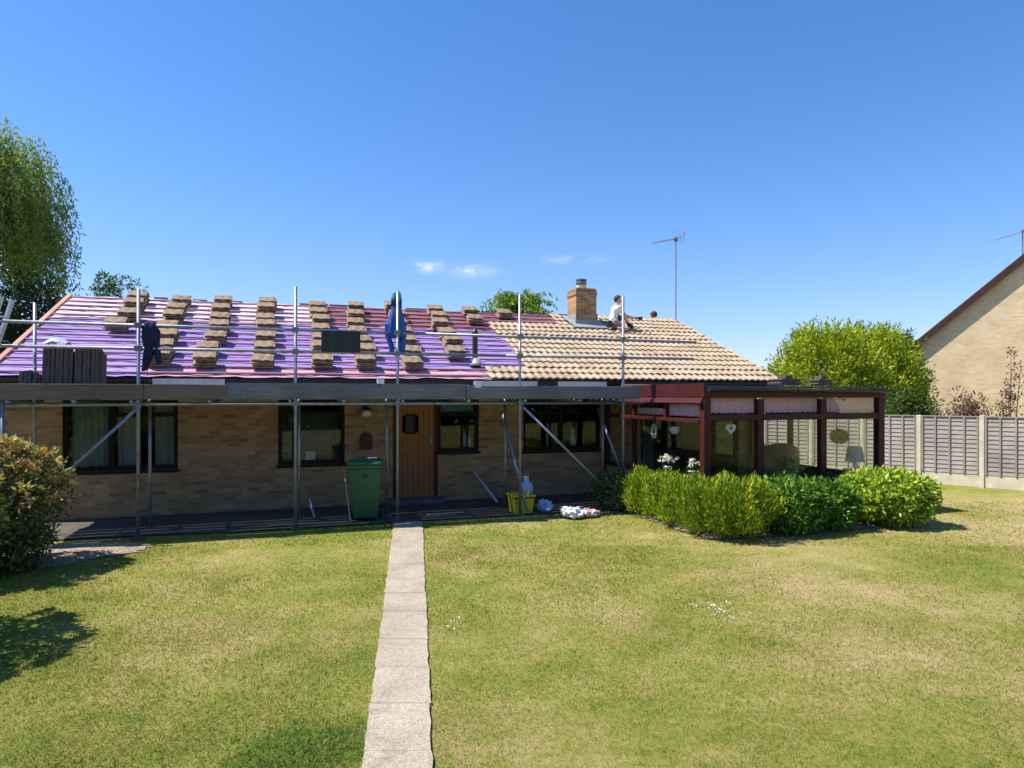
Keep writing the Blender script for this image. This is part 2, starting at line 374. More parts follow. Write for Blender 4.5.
# stepping-stone path: slabs butted end to end, grass creeping over their edges
mb = MB(); y = 1.6; rr = random.Random(4)
def path_c(y): return -.66+(y-3.86)*(-1.07/7.31)
def path_w(y): return .405+(y-3.86)*.0105
while y < 11.25:
    L = rr.choice((.45, .6, .62, .75)); y2 = min(y+L, 11.35)
    j = rr.uniform(-.004, .004); zt = .018+rr.uniform(-.0015, .0015); pts = []
    seg = 7
    for k in range(seg+1):
        yy = y+.003+(y2-y-.006)*k/seg; pts.append((path_c(yy)-path_w(yy)/2+j+rr.uniform(-.006, .005), yy))
    for k in range(seg, -1, -1):
        yy = y+.003+(y2-y-.006)*k/seg; pts.append((path_c(yy)+path_w(yy)/2+j+rr.uniform(-.005, .006), yy))
    m = len(pts); tl = rr.uniform(-.002, .002)
    vsx = [(px, py, zt+tl*((py-y)/L-.5)) for px, py in pts]+[(px, py, -.03) for px, py in pts]
    mb.add(vsx, [tuple(range(m))]+[(i, m+i, m+(i+1) % m, (i+1) % m) for i in range(m)])
    y = y2
tag(mb.build('garden_path', M['slab']), kind='structure')

# ------------------------------------------------------------------ numpy leaf meshes
def leaf_mesh(name, P, D, N, L, W, mat, parent=None, tint=None, shape='diamond', M_=None):
    """one mesh of many leaf-sized faces: P bases, D axis, N approximate normal, L/W sizes"""
    P = np.asarray(P, float); k = len(P)
    D = D/np.maximum(np.linalg.norm(D, axis=1, keepdims=True), 1e-6)
    S = np.cross(D, N); S /= np.maximum(np.linalg.norm(S, axis=1, keepdims=True), 1e-6)
    U = np.cross(S, D)
    L = np.broadcast_to(L, (k,))[:, None]; W = np.broadcast_to(W, (k,))[:, None]
    if shape == 'tri':
        V = np.stack([P-S*W/2, P+S*W/2, P+D*L], 1); c = 3
    else:
        V = np.stack([P, P+D*L*.45+S*W/2-U*L*.05, P+D*L-U*L*.12, P+D*L*.45-S*W/2-U*L*.05], 1); c = 4
    me = bpy.data.meshes.new(name)
    me.vertices.add(k*c); me.vertices.foreach_set('co', V.reshape(-1).astype(np.float32))
    me.loops.add(k*c); me.loops.foreach_set('vertex_index', np.arange(k*c, dtype=np.int32))
    me.polygons.add(k); me.polygons.foreach_set('loop_start', np.arange(0, k*c, c, dtype=np.int32))
    me.update(calc_edges=True)
    if tint is None: tint = RNG.random(k)
    at = me.attributes.new('tint', 'FLOAT', 'POINT'); at.data.foreach_set('value', np.repeat(tint, c).astype(np.float32))
    return link(name, me, mat, parent, M_)
def unit(k):
    v = RNG.normal(size=(k, 3)); return v/np.linalg.norm(v, axis=1, keepdims=True)

# lawn blades: dense close to the viewer, thinning with distance
def blades():
    Ps, Ls, Ws = [], [], []
    for z0, z1, dens, h, wd in ((2.4, 4.6, 9000, .030, .0045), (4.6, 6.5, 5200, .032, .006), (6.5, 9.5, 2400, .034, .009), (9.5, 13.5, 900, .036, .014)):
        half = z1*.86+.5; kk = int(dens*(z1-z0)*2*half)
        p = np.column_stack([RNG.uniform(-half, half, kk), RNG.uniform(z0, z1, kk), np.zeros(kk)])
        keep = np.abs(p[:, 0]) < .82*p[:, 1]+.6
        pc = -.66+(p[:, 1]-3.86)*(-1.07/7.31); hw = (.405+(p[:, 1]-3.86)*.0105)/2
        keep &= (np.abs(p[:, 0]-pc) > hw-.012+RNG.normal(0, .030, kk)) | (p[:, 1] > 11.3)
        du, dv = p[:, 0]-P0.x, p[:, 1]-P0.y
        u = du*math.cos(TH)+dv*math.sin(TH); v = -du*math.sin(TH)+dv*math.cos(TH)
        keep &= ~((v > -1.95+.06*np.sin(u*5)) & (u > -7.6) & (u < 8.2))
        keep &= ~((u > 3.35) & (u < 7.9) & (v > -4.8) & (v < -1))
        keep &= ((p[:, 0]+6.15)**2+(p[:, 1]-9.0)**2) > .45+RNG.random(kk)*.5
        # worn tufts: fewer blades where the ground is dry
        tuft = np.sin(p[:, 0]*3.1+np.sin(p[:, 1]*2.3))*np.sin(p[:, 1]*2.7+np.sin(p[:, 0]*1.9))
        keep &= RNG.random(kk) < .72+.28*tuft
        p = p[keep]; k = len(p); p[:, 2] = .012*np.sin(p[:, 0]*.9+1)*np.cos(p[:, 1]*.7)*(p[:, 1] < 9.5)-.004
        lush = np.exp(-((p[:, 0]+1.22)**2+(p[:, 1]-4.05)**2)/.25)
        Ps.append(p); Ls.append(h*RNG.uniform(.5, 1.35, k)*(1+.5*lush)); Ws.append(wd*RNG.uniform(.7, 1.4, k)*(1+.8*lush))
    P = np.concatenate(Ps); k = len(P); D = RNG.normal(size=(k, 3))*.75; D[:, 2] = np.abs(D[:, 2])*.6+.55
    o = leaf_mesh('grass', P, D, unit(k)+np.array([0, -.2, .9]), np.concatenate(Ls), np.concatenate(Ws), M['blade'], shape='tri', tint=RNG.random(k)**1.5)
    tag(o, 'short mown summer grass with dry straw coloured patches', 'grass', kind='stuff')
blades()

# ------------------------------------------------------------------ bungalow
bung = thing('bungalow', HM, 'long buff brick bungalow with half stripped roof behind the scaffold', 'bungalow')
UL, UR, BACK = -6.95, 8.12, 7.8
def wall_holes(mb, u0, u1, w0, w1, v0, v1, holes):
    us = sorted({u0, u1, *[h[0] for h in holes], *[h[1] for h in holes]}); ws = sorted({w0, w1, *[h[2] for h in holes], *[h[3] for h in holes]})
    for i in range(len(us)-1):
        for j in range(len(ws)-1):
            cu, cw = (us[i]+us[i+1])/2, (ws[j]+ws[j+1])/2
            if not any(h[0] < cu < h[1] and h[2] < cw < h[3] for h in holes): mb.box(us[i], us[i+1], v0, v1, ws[j], ws[j+1])
WIN = [(-6.1,-4.32,.83,2.06), (-2.63,-1.42,.84,2.06), (.40,1.26,1.0,2.06), (2.22,4.02,.97,2.06), (5.0,7.6,.06,2.06)]
DOOR = (-.50,.40,.05,2.06)
mb = MB(); wall_holes(mb, UL, UR, 0, 2.40, 0, .25, [h for h in WIN]+[DOOR]); mb.build('front_wall', M['brick_front'], bung)
mb = MB(); mb.box(UL, UR, BACK-.25, BACK, 0, 2.40); mb.build('back_wall', M['brick_front'], bung)
for uu in ((UL, UL+.25), (UR-.25, UR)):
    mb = MB(); poly = [(.252, 0), (BACK-.252, 0), (BACK-.252, 2.4), (RIDGE_V, RIDGE_W-.20), (.252, 2.6)]
    mb.add([(uu[0], a, b) for a, b in poly]+[(uu[1], a, b) for a, b in poly], [(0,1,2,3,4),(9,8,7,6,5)]+[(i,(i+1)%5,5+(i+1)%5,5+i) for i in range(5)])
    mb.build('gable_wall', M['brick_side'], bung)
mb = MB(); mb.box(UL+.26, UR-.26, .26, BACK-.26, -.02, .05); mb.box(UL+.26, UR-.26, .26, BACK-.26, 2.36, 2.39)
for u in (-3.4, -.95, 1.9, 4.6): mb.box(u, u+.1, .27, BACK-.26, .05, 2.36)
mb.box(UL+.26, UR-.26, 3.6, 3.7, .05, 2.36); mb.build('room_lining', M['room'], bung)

def window(u0, u1, w0, w1, bars=(), tops=(), sash=None):
    f = MB(); d0, d1, th = .055, .125, .07
    f.box(u0, u1, d0, d1, w0, w0+th); f.box(u0, u1, d0, d1, w1-th, w1); f.box(u0, u0+th, d0, d1, w0+th, w1-th); f.box(u1-th, u1, d0, d1, w0+th, w1-th)
    for b in bars: f.box(b-.045, b+.045, d0-.004, d1, w0+th, w1-th)
    for a, b, h in tops: f.box(a, b, d0+.003, d1-.003, h-.035, h+.035)
    f.box(u0-.03, u1+.03, -.03, .09, w0-.05, w0-.001)
    fr = f.build('window', M['frame'], bung)
    g = MB(); g.box(u0+th-.005, u1-th+.005, .088, .094, w0+th-.005, w1-th+.005); g.build('pane', M['glass'], fr)
    return fr
def drape(name, u0, u1, w0, w1, v, mat, parent, amp=.035, wl=.11):
    m = MB(); n = max(8, int((u1-u0)/wl*6))
    for j, wv in enumerate((w0, w1)):
        for i in range(n+1):
            u = u0+(u1-u0)*i/n; m.v.append((u, v+amp*math.sin(2*math.pi*u/wl+.4*math.sin(u*9))*(1 if j == 0 else .8), wv))
    for i in range(n): m.f.append((i, i+1, n+1+i+1, n+1+i))
    return m.build(name, mat, parent, smooth=True)
w1 = window(*WIN[0], bars=(-5.38,), tops=((-5.34,-4.39,1.80),))
drape('curtain', -6.02, -5.42, .9, 2.0, .20, M['curtain'], w1); drape('curtain', -5.30, -4.95, .9, 2.0, .22, M['curtain_pale'], w1); drape('curtain', -4.72, -4.40, .9, 2.0, .22, M['curtain'], w1)
w2 = window(*WIN[1], tops=((-2.56,-1.49,1.80),))
drape('curtain', -2.56, -2.32, .9, 2.0, .2, M['blind_dark'], w2); drape('curtain', -2.3, -1.5, .9, 1.78, .30, M['blind_dark'], w2, .02, .2)
w3 = window(*WIN[2], tops=((.47,1.19,1.76),))
mb = MB(); mb.box(.48, 1.18, .16, .18, 1.80, 1.98); mb.build('roller_blind', M['blind_teal'], w3)
w4 = window(*WIN[3], bars=(3.1,), tops=((2.29,3.05,1.78),))
w5 = window(*WIN[4], bars=(5.9, 6.7))
drape('curtain', 5.1, 5.5, .1, 2.0, .3, M['curtain'], w5)
# stable door
dr = MB(); a, b = DOOR[0]+.09, DOOR[1]-.06
dr.box(DOOR[0], a, .03, .13, .05, 2.06); dr.box(b, DOOR[1], .03, .13, .05, 2.06); dr.box(a, b, .03, .13, 2.0, 2.06); dr.build('door_frame', M['mahogany'], bung)
dd = MB(); nb = 7; bw = (b-a)/nb
win = (-.23, -.06, 1.40, 1.74)
for i in range(nb):
    x0, x1 = a+i*bw+.004, a+(i+1)*bw-.004
    for lo, hi in ((.10, .10), (.19, 1.03), (1.10, 1.995)):
        if hi <= lo: continue
        if lo > 1 and x0 < win[1]-.01 and x1 > win[0]+.01:
            dd.box(x0, x1, .062, .10, lo, win[2]); dd.box(x0, x1, .062, .10, win[3], hi)
        else: dd.box(x0, x1, .062, .10, lo, hi)
dd.box(a+.003, b-.003, .050, .11, .10, .19); dd.box(a+.003, b-.003, .048, .11, 1.032, 1.062); dd.box(a+.003, b-.003, .052, .11, 1.066, 1.10)
door = dd.build('stable_door', M['door'], bung)
m = MB(); m.box(win[0]-.03, win[1]+.03, .045, .061, win[2]-.03, win[2]); m.box(win[0]-.03, win[1]+.03, .045, .061, win[3], win[3]+.03); m.box(win[0]-.03, win[0], .045, .061, win[2], win[3]); m.box(win[1], win[1]+.03, .045, .061, win[2], win[3]); m.build('spy_window_frame', M['frame'], door)
m = MB(); m.box(win[0], win[1], .082, .09, win[2], win[3]); m.build('spy_window', M['black'], door)
m = MB(); m.tube((.26,.05,1.28), (.26,-.01,1.28), .011); m.tube((.26,-.01,1.28), (.15,-.01,1.275), .010); m.box(.235, .285, .043, .06, 1.17, 1.36); m.build('door_handle', M['coupler'], door, smooth=False)
m = MB(); m.box(-.60, .50, -.32, .03, .023, .12); m.build('doorstep', M['step'], bung, bevel=.01)
m = MB(); m.box(.58, .80, -.006, .02, .12, .26)
for i in range(3):
    for j in range(5): m.box(.595+j*.04, .615+j*.04, -.010, -.0062, .14+i*.04, .158+i*.04)
m.build('air_brick', M['terracotta'], bung)

# roof structure and coverings.  s runs up the slope
SL = 4.5/math.cos(PITCH); GA = SL/15
RU0, RU1 = -7.02, 8.28
def slope_pt(u, s, h=0):
    v = EAVE_V+s*math.cos(PITCH)-h*math.sin(PITCH); return (u, v, EAVE_W+s*math.sin(PITCH)+h*math.cos(PITCH))
def slope_box(mb, u0, u1, s0, s1, h0, h1):
    vs_ = [slope_pt(u, s, h) for h in (h0, h1) for u, s in ((u0,s0),(u1,s0),(u1,s1),(u0,s1))]
    mb.add(vs_, [(0,3,2,1),(4,5,6,7),(0,1,5,4),(1,2,6,5),(2,3,7,6),(3,0,4,7)])
mb = MB(); slope_box(mb, RU0+.05, RU1-.05, .03, SL-.03, -.14, -.03)
# rear slope slab
mb.add([(RU0+.05, RIDGE_V+.03, RIDGE_W-.16), (RU1-.05, RIDGE_V+.03, RIDGE_W-.16), (RU1-.05, BACK+.5, 2.45-.16), (RU0+.05, BACK+.5, 2.45-.16),
        (RU0+.05, RIDGE_V+.03, RIDGE_W-.04), (RU1-.05, RIDGE_V+.03, RIDGE_W-.04), (RU1-.05, BACK+.5, 2.45-.04), (RU0+.05, BACK+.5, 2.45-.04)],
       [(0,3,2,1),(4,5,6,7),(0,1,5,4),(1,2,6,5),(2,3,7,6),(3,0,4,7)])
mb.build('roof_deck', M['batten'], bung)
def felt(name, mat, u0, u1, s0, s1, h, seed):
    r = random.Random(seed); m = MB(); nu = int((u1-u0)/.16)+1; ns = max(2, int((s1-s0)/.082))
    off = [r.uniform(0, 6.28) for _ in range(6)]
    for j in range(ns+1):
        for i in range(nu+1):
            u = u0+(u1-u0)*i/nu; s = s0+(s1-s0)*j/ns
            sag = -.014*math.sin(math.pi*((s/GA) % 1.0))*(1+.5*math.sin(u*5.1+off[0]))
            rip = .006*math.sin(u*7+s*3+off[1])+.005*math.sin(u*17-s*5+off[2])+.004*r.uniform(-1, 1)
            if j == 0: s += .022*math.sin(u*3+off[3])+.015*math.sin(u*11+off[4])
            m.v.append(slope_pt(u, s, h+sag+rip))
    for j in range(ns):
        for i in range(nu):
            a = j*(nu+1)+i; m.f.append((a, a+1, a+nu+2, a+nu+1))
    return m.build(name, mat, bung, smooth=True)
felt('roofing_membrane', M['purple'], RU0+.06, 2.7, .30, 3.36, .006, 1)
felt('roofing_membrane', M['pale_sheen'], RU0+.06, -1.80, 3.26, SL-.02, .016, 2)
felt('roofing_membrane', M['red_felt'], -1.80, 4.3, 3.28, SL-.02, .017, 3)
felt('roofing_membrane', M['eave_felt'], -4.75, 1.45, .0, .58, .018, 4)
felt('roofing_membrane', M['purple'], RU0+.06, -4.72, .0, .36, .019, 5)
for k in range(15):
    s = .10+k*GA; m = MB(); u = RU0+.08; r = random.Random(50+k)
    end = 1.4 if k < 2 else (2.3 if k < 11 else 4.25)
    while u < end:
        e = min(u+r.uniform(2.4, 4.0), end); h = r.uniform(.018, .022); ds = r.uniform(-.012, .012)
        slope_box(m, u, e-.004, s+ds, s+ds+.045, h, h+.030); u = e
    m.build('roof_batten', M['batten'], bung)
for u in (RU0,):
    m = MB(); slope_box(m, u-.03, u+.05, -.02, SL+.01, -.10, .045); m.build('verge_batten', M['verge_wood'], bung)
m = MB(); slope_box(m, RU1-.04, RU1+.02, .0, SL, -.16, -.005); m.build('bargeboard', M['fascia_dark'], bung)
# laid interlocking tiles, two rolls to a tile
def tile_edge(k):                                   # where the laid tiles begin in each course
    return {0:1.32,1:1.36,2:2.28,3:2.28,4:2.30,5:2.34,6:2.34,7:2.34,8:2.36,9:2.30,10:2.28,11:2.34,12:4.28,13:4.30,14:4.33}[k]
m = MB(); per = .1635; r = random.Random(9)
CH = (4.66, 5.44)                                   # the stack passes through here
for k in range(15):
    s0 = -.05+k*GA; s1 = s0+GA+.06
    if k == 14: s1 = SL+.02
    u = tile_edge(k)
    while u < RU1-.05:
        u2 = min(u+per*2, RU1); nn = 12
        if k in (11, 12, 13, 14) and u2 > CH[0]+.02 and u < CH[1]-.02 and k > 11: u = u2; continue
        hj = r.uniform(-.004, .004); tj = r.uniform(-.006, .006); o = len(m.v)
        for s, lift in ((s0+tj, .064+hj), (s0+tj, .036+hj), (s1, .030+hj)):
            for i in range(nn+1):
                uu = u+(u2-u)*i/nn; ph = ((uu-u)/per) % 1.0
                wv = .025*max(0.0, math.sin(math.pi*min(1, max(0, (ph-.12)/.76))))**.8
                m.v.append(slope_pt(uu, s, (lift+wv) if lift != .036+hj else lift+wv-.004))
        for i in range(nn):
            m.f.append((o+i, o+i+1, o+2*(nn+1)+i+1, o+2*(nn+1)+i))
            m.f.append((o+nn+1+i, o+nn+1+i+1, o+i+1, o+i))
        u = u2
m.build('roof_tiles', M['tile'], bung)
m = MB()
for k in range(2):
    m.add([(4.3, RIDGE_V+.01, RIDGE_W+.05), (RU1, RIDGE_V+.01, RIDGE_W+.05), (RU1, BACK+.55, 2.47), (4.3, BACK+.55, 2.47)] if k == 0 else
          [(RU0, RIDGE_V+.01, RIDGE_W-.005), (4.3, RIDGE_V+.01, RIDGE_W-.005), (4.3, BACK+.55, 2.42), (RU0, BACK+.55, 2.42)], [(0,1,2,3)])
m.build('rear_roof_tiles', M['tile_old'], bung)
# a few bedding ridge tiles on the stripped part
r = random.Random(5)
u = -6.9
while u < 4.2:
    L = r.uniform(.3, .6)
    if r.random() < .55:
        m = MB(); m.box(u, u+L-.03, RIDGE_V-.03, RIDGE_V+.03, RIDGE_W-.01, RIDGE_W+.03+r.uniform(0, .02)); m.build('ridge_batten', M['batten'], bung)
    u += L
# eaves: soffit, fascia, gutter
m = MB(); m.box(UL, UR, EAVE_V+.03, -.002, 2.28, 2.298); m.build('soffit', M['fascia_dark'], bung)
m = MB(); m.box(RU0, RU1, EAVE_V, EAVE_V+.028, 2.24, 2.435); m.build('fascia', M['fascia_dark'], bung)
for a_, b_ in ((-4.62,-3.5), (1.12,2.3), (2.75,3.85)):
    m = MB(); m.box(a_, b_, EAVE_V-.025, EAVE_V-.002, 2.30, 2.428); m.build('fascia_board', M['fascia_white'], bung)
for (ua, ub) in ((-7.0,-4.64), (3.87, RU1+.02)):
    m = MB(); pr = [(.058*math.cos(math.pi*(1+i/10)), .058*math.sin(math.pi*(1+i/10))) for i in range(11)]+[(.052*math.cos(math.pi*(2-i/10)), .052*math.sin(math.pi*(2-i/10))) for i in range(11)]
    k_ = len(pr); vv = [(ua, EAVE_V-.088+a, 2.415+b) for a, b in pr]+[(ub, EAVE_V-.088+a, 2.415+b) for a, b in pr]
    m.add(vv, [(i, (i+1) % k_, k_+(i+1) % k_, k_+i) for i in range(k_)]); m.build('gutter', M['gutter'], bung)
# chimney
ch = MB(); ch.box(4.74, 5.33, 2.93, 3.52, 3.6, 4.80); ch.box(4.722, 5.348, 2.912, 3.538, 4.80, 4.875); ch.box(4.735, 5.335, 2.925, 3.525, 4.875, 4.95); ch.box(4.78, 5.32, 2.97, 3.48, 4.95, 4.985)
chim = ch.build('chimney', M['brick_front'], bung)
m = MB(); m.box(4.725, 5.345, 2.905, 2.929, 3.98, 4.14)
m.box(4.715, 4.739, 2.91, 3.54, 3.98, 4.30); m.box(5.331, 5.355, 2.91, 3.54, 3.98, 4.30)
vs_ = [slope_pt(u, s, .095) for u, s in ((4.58, 3.54), (5.52, 3.54), (5.52, 3.87), (4.58, 3.87))]+[slope_pt(u, s, .10) for u, s in ((4.58, 3.54), (5.52, 3.54), (5.52, 3.87), (4.58, 3.87))]
m.add(vs_, [(0,3,2,1),(4,5,6,7),(0,1,5,4),(1,2,6,5),(2,3,7,6),(3,0,4,7)])
for q in (4.58, 5.385):
    vs_ = [slope_pt(u, s, h) for h in (.093, .103) for u, s in ((q, 3.87), (q+.14, 3.87), (q+.14, 4.6), (q, 4.6))]
    m.add(vs_, [(0,3,2,1),(4,5,6,7),(0,1,5,4),(1,2,6,5),(2,3,7,6),(3,0,4,7)])
m.build('lead_flashing', M['lead'], chim)
m = MB(); T_ = Matrix.Translation((5.02, 3.22, 4.985)); m.lathe([(.13,0),(.125,.08),(.115,.13)], 18, T_); m.build('chimney_pot', M['concrete_post'], chim, smooth=True)
m = MB(); m.lathe([(.145,.14),(.15,.20),(.12,.225),(.10,.13)], 18, T_, cap=False); m.lathe([(.15,.24),(.15,.262),(.05,.285)], 18, T_)
for i in range(4): m.tube(T_ @ Vector((.12*math.cos(i*1.571), .12*math.sin(i*1.571), .2)), T_ @ Vector((.12*math.cos(i*1.571), .12*math.sin(i*1.571), .25)), .012, 6)
m.build('chimney_cowl', M['coupler'], chim)
# soil vent
m = MB(); bx, bv = 1.20, .09; bw_ = roof_w(bv)
m.tube((bx, bv, bw_-.05), (bx+.0, bv, bw_+.66), .056, 14); m.lathe([(.062, 0), (.066, .05), (.03, .12)], 12, Matrix.Translation((bx, bv, bw_+.66)))
vp = m.build('vent_pipe', M['black'], bung)
m = MB(); m.lathe([(.17, 0), (.10, .06), (.07, .16)], 14, Matrix.Translation((bx+.02, bv-.05, bw_+.01))); m.build('pipe_flashing', M['lead'], vp, smooth=True)

# ------------------------------------------------------------------ conservatory
cons = thing('conservatory', house(0, 0, 0), 'low mahogany framed conservatory with pink blinds at the right end of the bungalow', 'conservatory')
CU0, CU1, CV = 4.10, 8.0, -3.70
def cbox(name, mat, *b): 
    m = MB(); m.box(*b); return m.build(name, mat, cons, bevel=.004)
cbox('post', M['mahogany'], CU0, CU0+.13, CV, CV+.13, 0, 2.10); cbox('post', M['mahogany'], CU1-.14, CU1, CV, CV+.13, 0, 2.10)
cbox('post', M['mahogany'], CU0, CU0+.10, -.10, -.003, 0, 2.10); cbox('post', M['mahogany'], CU1-.10, CU1, -.10, -.003, 0, 2.10)
for u in (5.25, 6.60): cbox('mullion', M['mahogany'], u-.065, u+.065, CV+.01, CV+.11, .60, 2.08)
for v in (-2.45,): cbox('mullion', M['mahogany'], CU0+.005, CU0+.075, v-.04, v+.04, 1.74, 2.02)
cbox('mullion', M['mahogany'], CU0+.015, CU0+.085, -1.30, -1.22, .72, 2.08)
for v in (-1.3,): cbox('mullion', M['mahogany'], CU1-.08, CU1-.01, v-.06, v+.06, .60, 2.08)
cbox('transom', M['mahogany_h'], CU0+.13, CU1-.14, CV+.005, CV+.115, 1.715, 1.82); cbox('transom', M['mahogany_h'], CU0-.03, CU0+.09, CV+.13, -.10, 1.68, 1.74)
cbox('transom', M['mahogany_h'], CU1-.09, CU1-.005, CV+.13, -.10, 1.72, 1.80)
cbox('sill', M['mahogany_h'], CU0+.13, CU1-.14, CV-.03, CV+.125, .60, .66); cbox('sill', M['mahogany_h'], CU0-.04, CU0+.14, CV+.13, -.10, .66, .72); cbox('sill', M['mahogany_h'], CU1-.12, CU1+.03, CV+.13, -.10, .60, .66)
cbox('dwarf_wall', M['brick_front'], CU0+.13, CU1-.14, CV+.01, CV+.11, 0, .598); cbox('dwarf_wall', M['brick_side'], CU0+.01, CU0+.11, CV+.13, -.10, 0, .658); cbox('dwarf_wall', M['brick_side'], CU1-.11, CU1-.01, CV+.13, -.10, 0, .598)
m = MB(); m.add([(CU0-.04, CV+.02, 1.99), (CU0-.04, -.02, 1.99), (CU0-.075, -.02, 2.015), (CU0-.075, CV+.02, 2.015), (CU0+.09, CV+.02, 2.10), (CU0+.09, -.02, 2.10), (CU0-.005, -.02, 2.115), (CU0-.005, CV+.02, 2.115)],
    [(0,1,2,3),(4,7,6,5),(3,2,6,7),(0,4,5,1),(0,3,7,4),(1,5,6,2)]); m.build('side_eaves_rail', M['mahogany_h'], cons)
cbox('fascia', M['mahogany_h'], CU0-.02, CU0+.02, CV-.02, -.01, 2.118, 2.345)
cbox('fascia', M['mahogany_h'], CU0+.021, CU1, CV-.02, CV+.02, 2.102, 2.255)
cbox('fascia', M['mahogany_h'], CU1-.03, CU1+.01, CV+.021, -.01, 2.102, 2.255)
m = MB(); m.add([(CU0+.02,CV+.02,2.27),(CU1+.06,CV-.02,2.26),(CU1+.06,-.05,2.31),(CU0+.02,-.05,2.36),(CU0+.02,CV+.02,2.31),(CU1+.06,CV-.02,2.295),(CU1+.06,-.05,2.345),(CU0+.02,-.05,2.395)],
    [(0,3,2,1),(4,5,6,7),(0,1,5,4),(1,2,6,5),(2,3,7,6),(3,0,4,7)]); m.build('roof', M['roof_felt'], cons)
m = MB(); pr = [(.055*math.cos(math.pi*(1+i/10)), .055*math.sin(math.pi*(1+i/10))) for i in range(11)]+[(.048*math.cos(math.pi*(2-i/10)), .048*math.sin(math.pi*(2-i/10))) for i in range(11)]
k_ = len(pr); m.add([(CU0+.03, CV-.08+a, 2.265+b) for a, b in pr]+[(CU1+.1, CV-.08+a, 2.24+b) for a, b in pr], [(i, (i+1) % k_, k_+(i+1) % k_, k_+i) for i in range(k_)])
m.box(CU0+.03, CU0+.04, CV-.135, CV-.025, 2.21, 2.268); m.box(CU1+.09, CU1+.1, CV-.135, CV-.025, 2.185, 2.243); m.build('gutter', M['gutter'], cons)
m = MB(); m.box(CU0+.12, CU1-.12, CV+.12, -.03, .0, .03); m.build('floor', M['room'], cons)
for x0, x1 in ((CU0+.13,5.185),(5.315,6.535),(6.665,CU1-.14)):
    m = MB(); m.box(x0, x1, CV+.055, CV+.06, .66, 2.101); m.build('pane', M['glass_clear'], cons)
m = MB(); m.box(CU0+.05, CU0+.055, CV+.13, -.10, .72, 2.08); m.build('pane', M['glass_clear'], cons)
m = MB(); m.box(CU1-.055, CU1-.05, CV+.13, -.10, .66, 2.08); m.build('pane', M['glass_clear'], cons)
def scallop(axis, a0, a1, fixed, w0, w1):
    m = MB(); n_ = int((a1-a0)/.02)
    for i in range(n_+1):
        a = a0+(a1-a0)*i/n_; lo = w0+.018*abs(math.sin(math.pi*a/.11)); fo = fixed+.006*math.sin(a*40)
        for wv in (lo, w1): m.v.append((a, fo, wv) if axis == 'u' else (fo, a, wv))
    for i in range(n_): m.f.append((2*i, 2*i+2, 2*i+3, 2*i+1))
    o = m.build('blind', M['blind_pink'], cons); so_ = o.modifiers.new('t', 'SOLIDIFY'); so_.thickness = .006
scallop('u', CU0+.18, 5.17, CV+.095, 1.83, 2.0985); scallop('u', 5.33, 6.52, CV+.095, 1.83, 2.0985); scallop('u', 6.68, CU1-.16, CV+.095, 1.83, 2.0985)
scallop('v', -3.55, -2.5, CU0+.085, 1.77, 2.02); scallop('v', -2.40, -1.32, CU0+.085, 1.77, 1.90)
def slate(name, u, v, w, rz, label, sz):
    m = MB(); r = random.Random(int(u*100))
    for i in range(4): m.box(-sz/2+r.uniform(-.03,.03), sz/2+r.uniform(-.03,.03), -.16, .16+r.uniform(-.02,.02), i*.035, i*.035+.03)
    m.box(-sz*.18, sz*.2, -.1, .1, .14, .20)
    return tag(m.build(name, M['tile_dark'], M=house(u, v, w, rz), bevel=.004), label, 'tiles', 'dark tile piles on the conservatory roof')
slate('tile_pile', 7.42, -1.75, 2.352, .2, 'larger pile of dark offcut tiles on the conservatory roof', .62)
slate('tile_pile', 7.93, -2.2, 2.336, -.1, 'smaller dark offcut pile nearest the right edge of the conservatory roof', .30)

# things inside the conservatory
m = MB()
def heart(sc, n=40):
    pts = []
    for i in range(n):
        a = 2*math.pi*i/n; pts.append((sc*16*math.sin(a)**3/17, sc*(13*math.cos(a)-5*math.cos(2*a)-2*math.cos(3*a)-math.cos(4*a))/17))
    return pts
def heart_ring(m, sc, hole, y0, y1):
    A = heart(sc); B = [(x*hole, z*hole+.06*sc) for x, z in A]; n = len(A)
    vv = [(x, y0, z) for x, z in A]+[(x, y0, z) for x, z in B]+[(x, y1, z) for x, z in A]+[(x, y1, z) for x, z in B]
    for i in range(n):
        j = (i+1) % n
        m.f += [tuple(k+len(m.v) for k in f) for f in ((i, j, n+j, n+i), (2*n+i, 3*n+i, 3*n+j, 2*n+j), (i, 2*n+i, 2*n+j, j), (n+i, n+j, 3*n+j, 3*n+i))]
    m.v += vv
heart_ring(m, .105, .45, -.015, .015); m.tube((0,0,.06), (0,0,.5), .003, 5)
tag(m.build('heart_ornament', M['white_paint'], M=house(4.74, CV+.16, 1.575)), 'white openwork heart hanging inside the conservatory front window', 'ornament')
m = MB()
for i in range(20):
    a, b = 2*math.pi*i/20, 2*math.pi*(i+1)/20
    m.tube((0, .075*math.cos(a), .13*math.sin(a)), (0, .075*math.cos(b), .13*math.sin(b)), .024, 8)
m.tube((0,0,.14), (0,0,.5), .003, 5)
tag(m.build('wreath_ornament', M['white_paint'], smooth=True, M=house(CU0+.16, -1.82, 1.45)), 'cream oval wreath hanging in the left side of the conservatory', 'ornament')
m = MB(); m.lathe([(.03,-.07),(.075,-.04),(.085,.03),(.08,.07)], 16); m.tube((0,0,.06), (0,0,.4), .003, 5)
tag(m.build('hanging_pot', M['white_paint'], smooth=True, M=house(CU0+.2, -2.5, 1.5)), 'small white pot hanging beside the cream wreath', 'hanging pot')
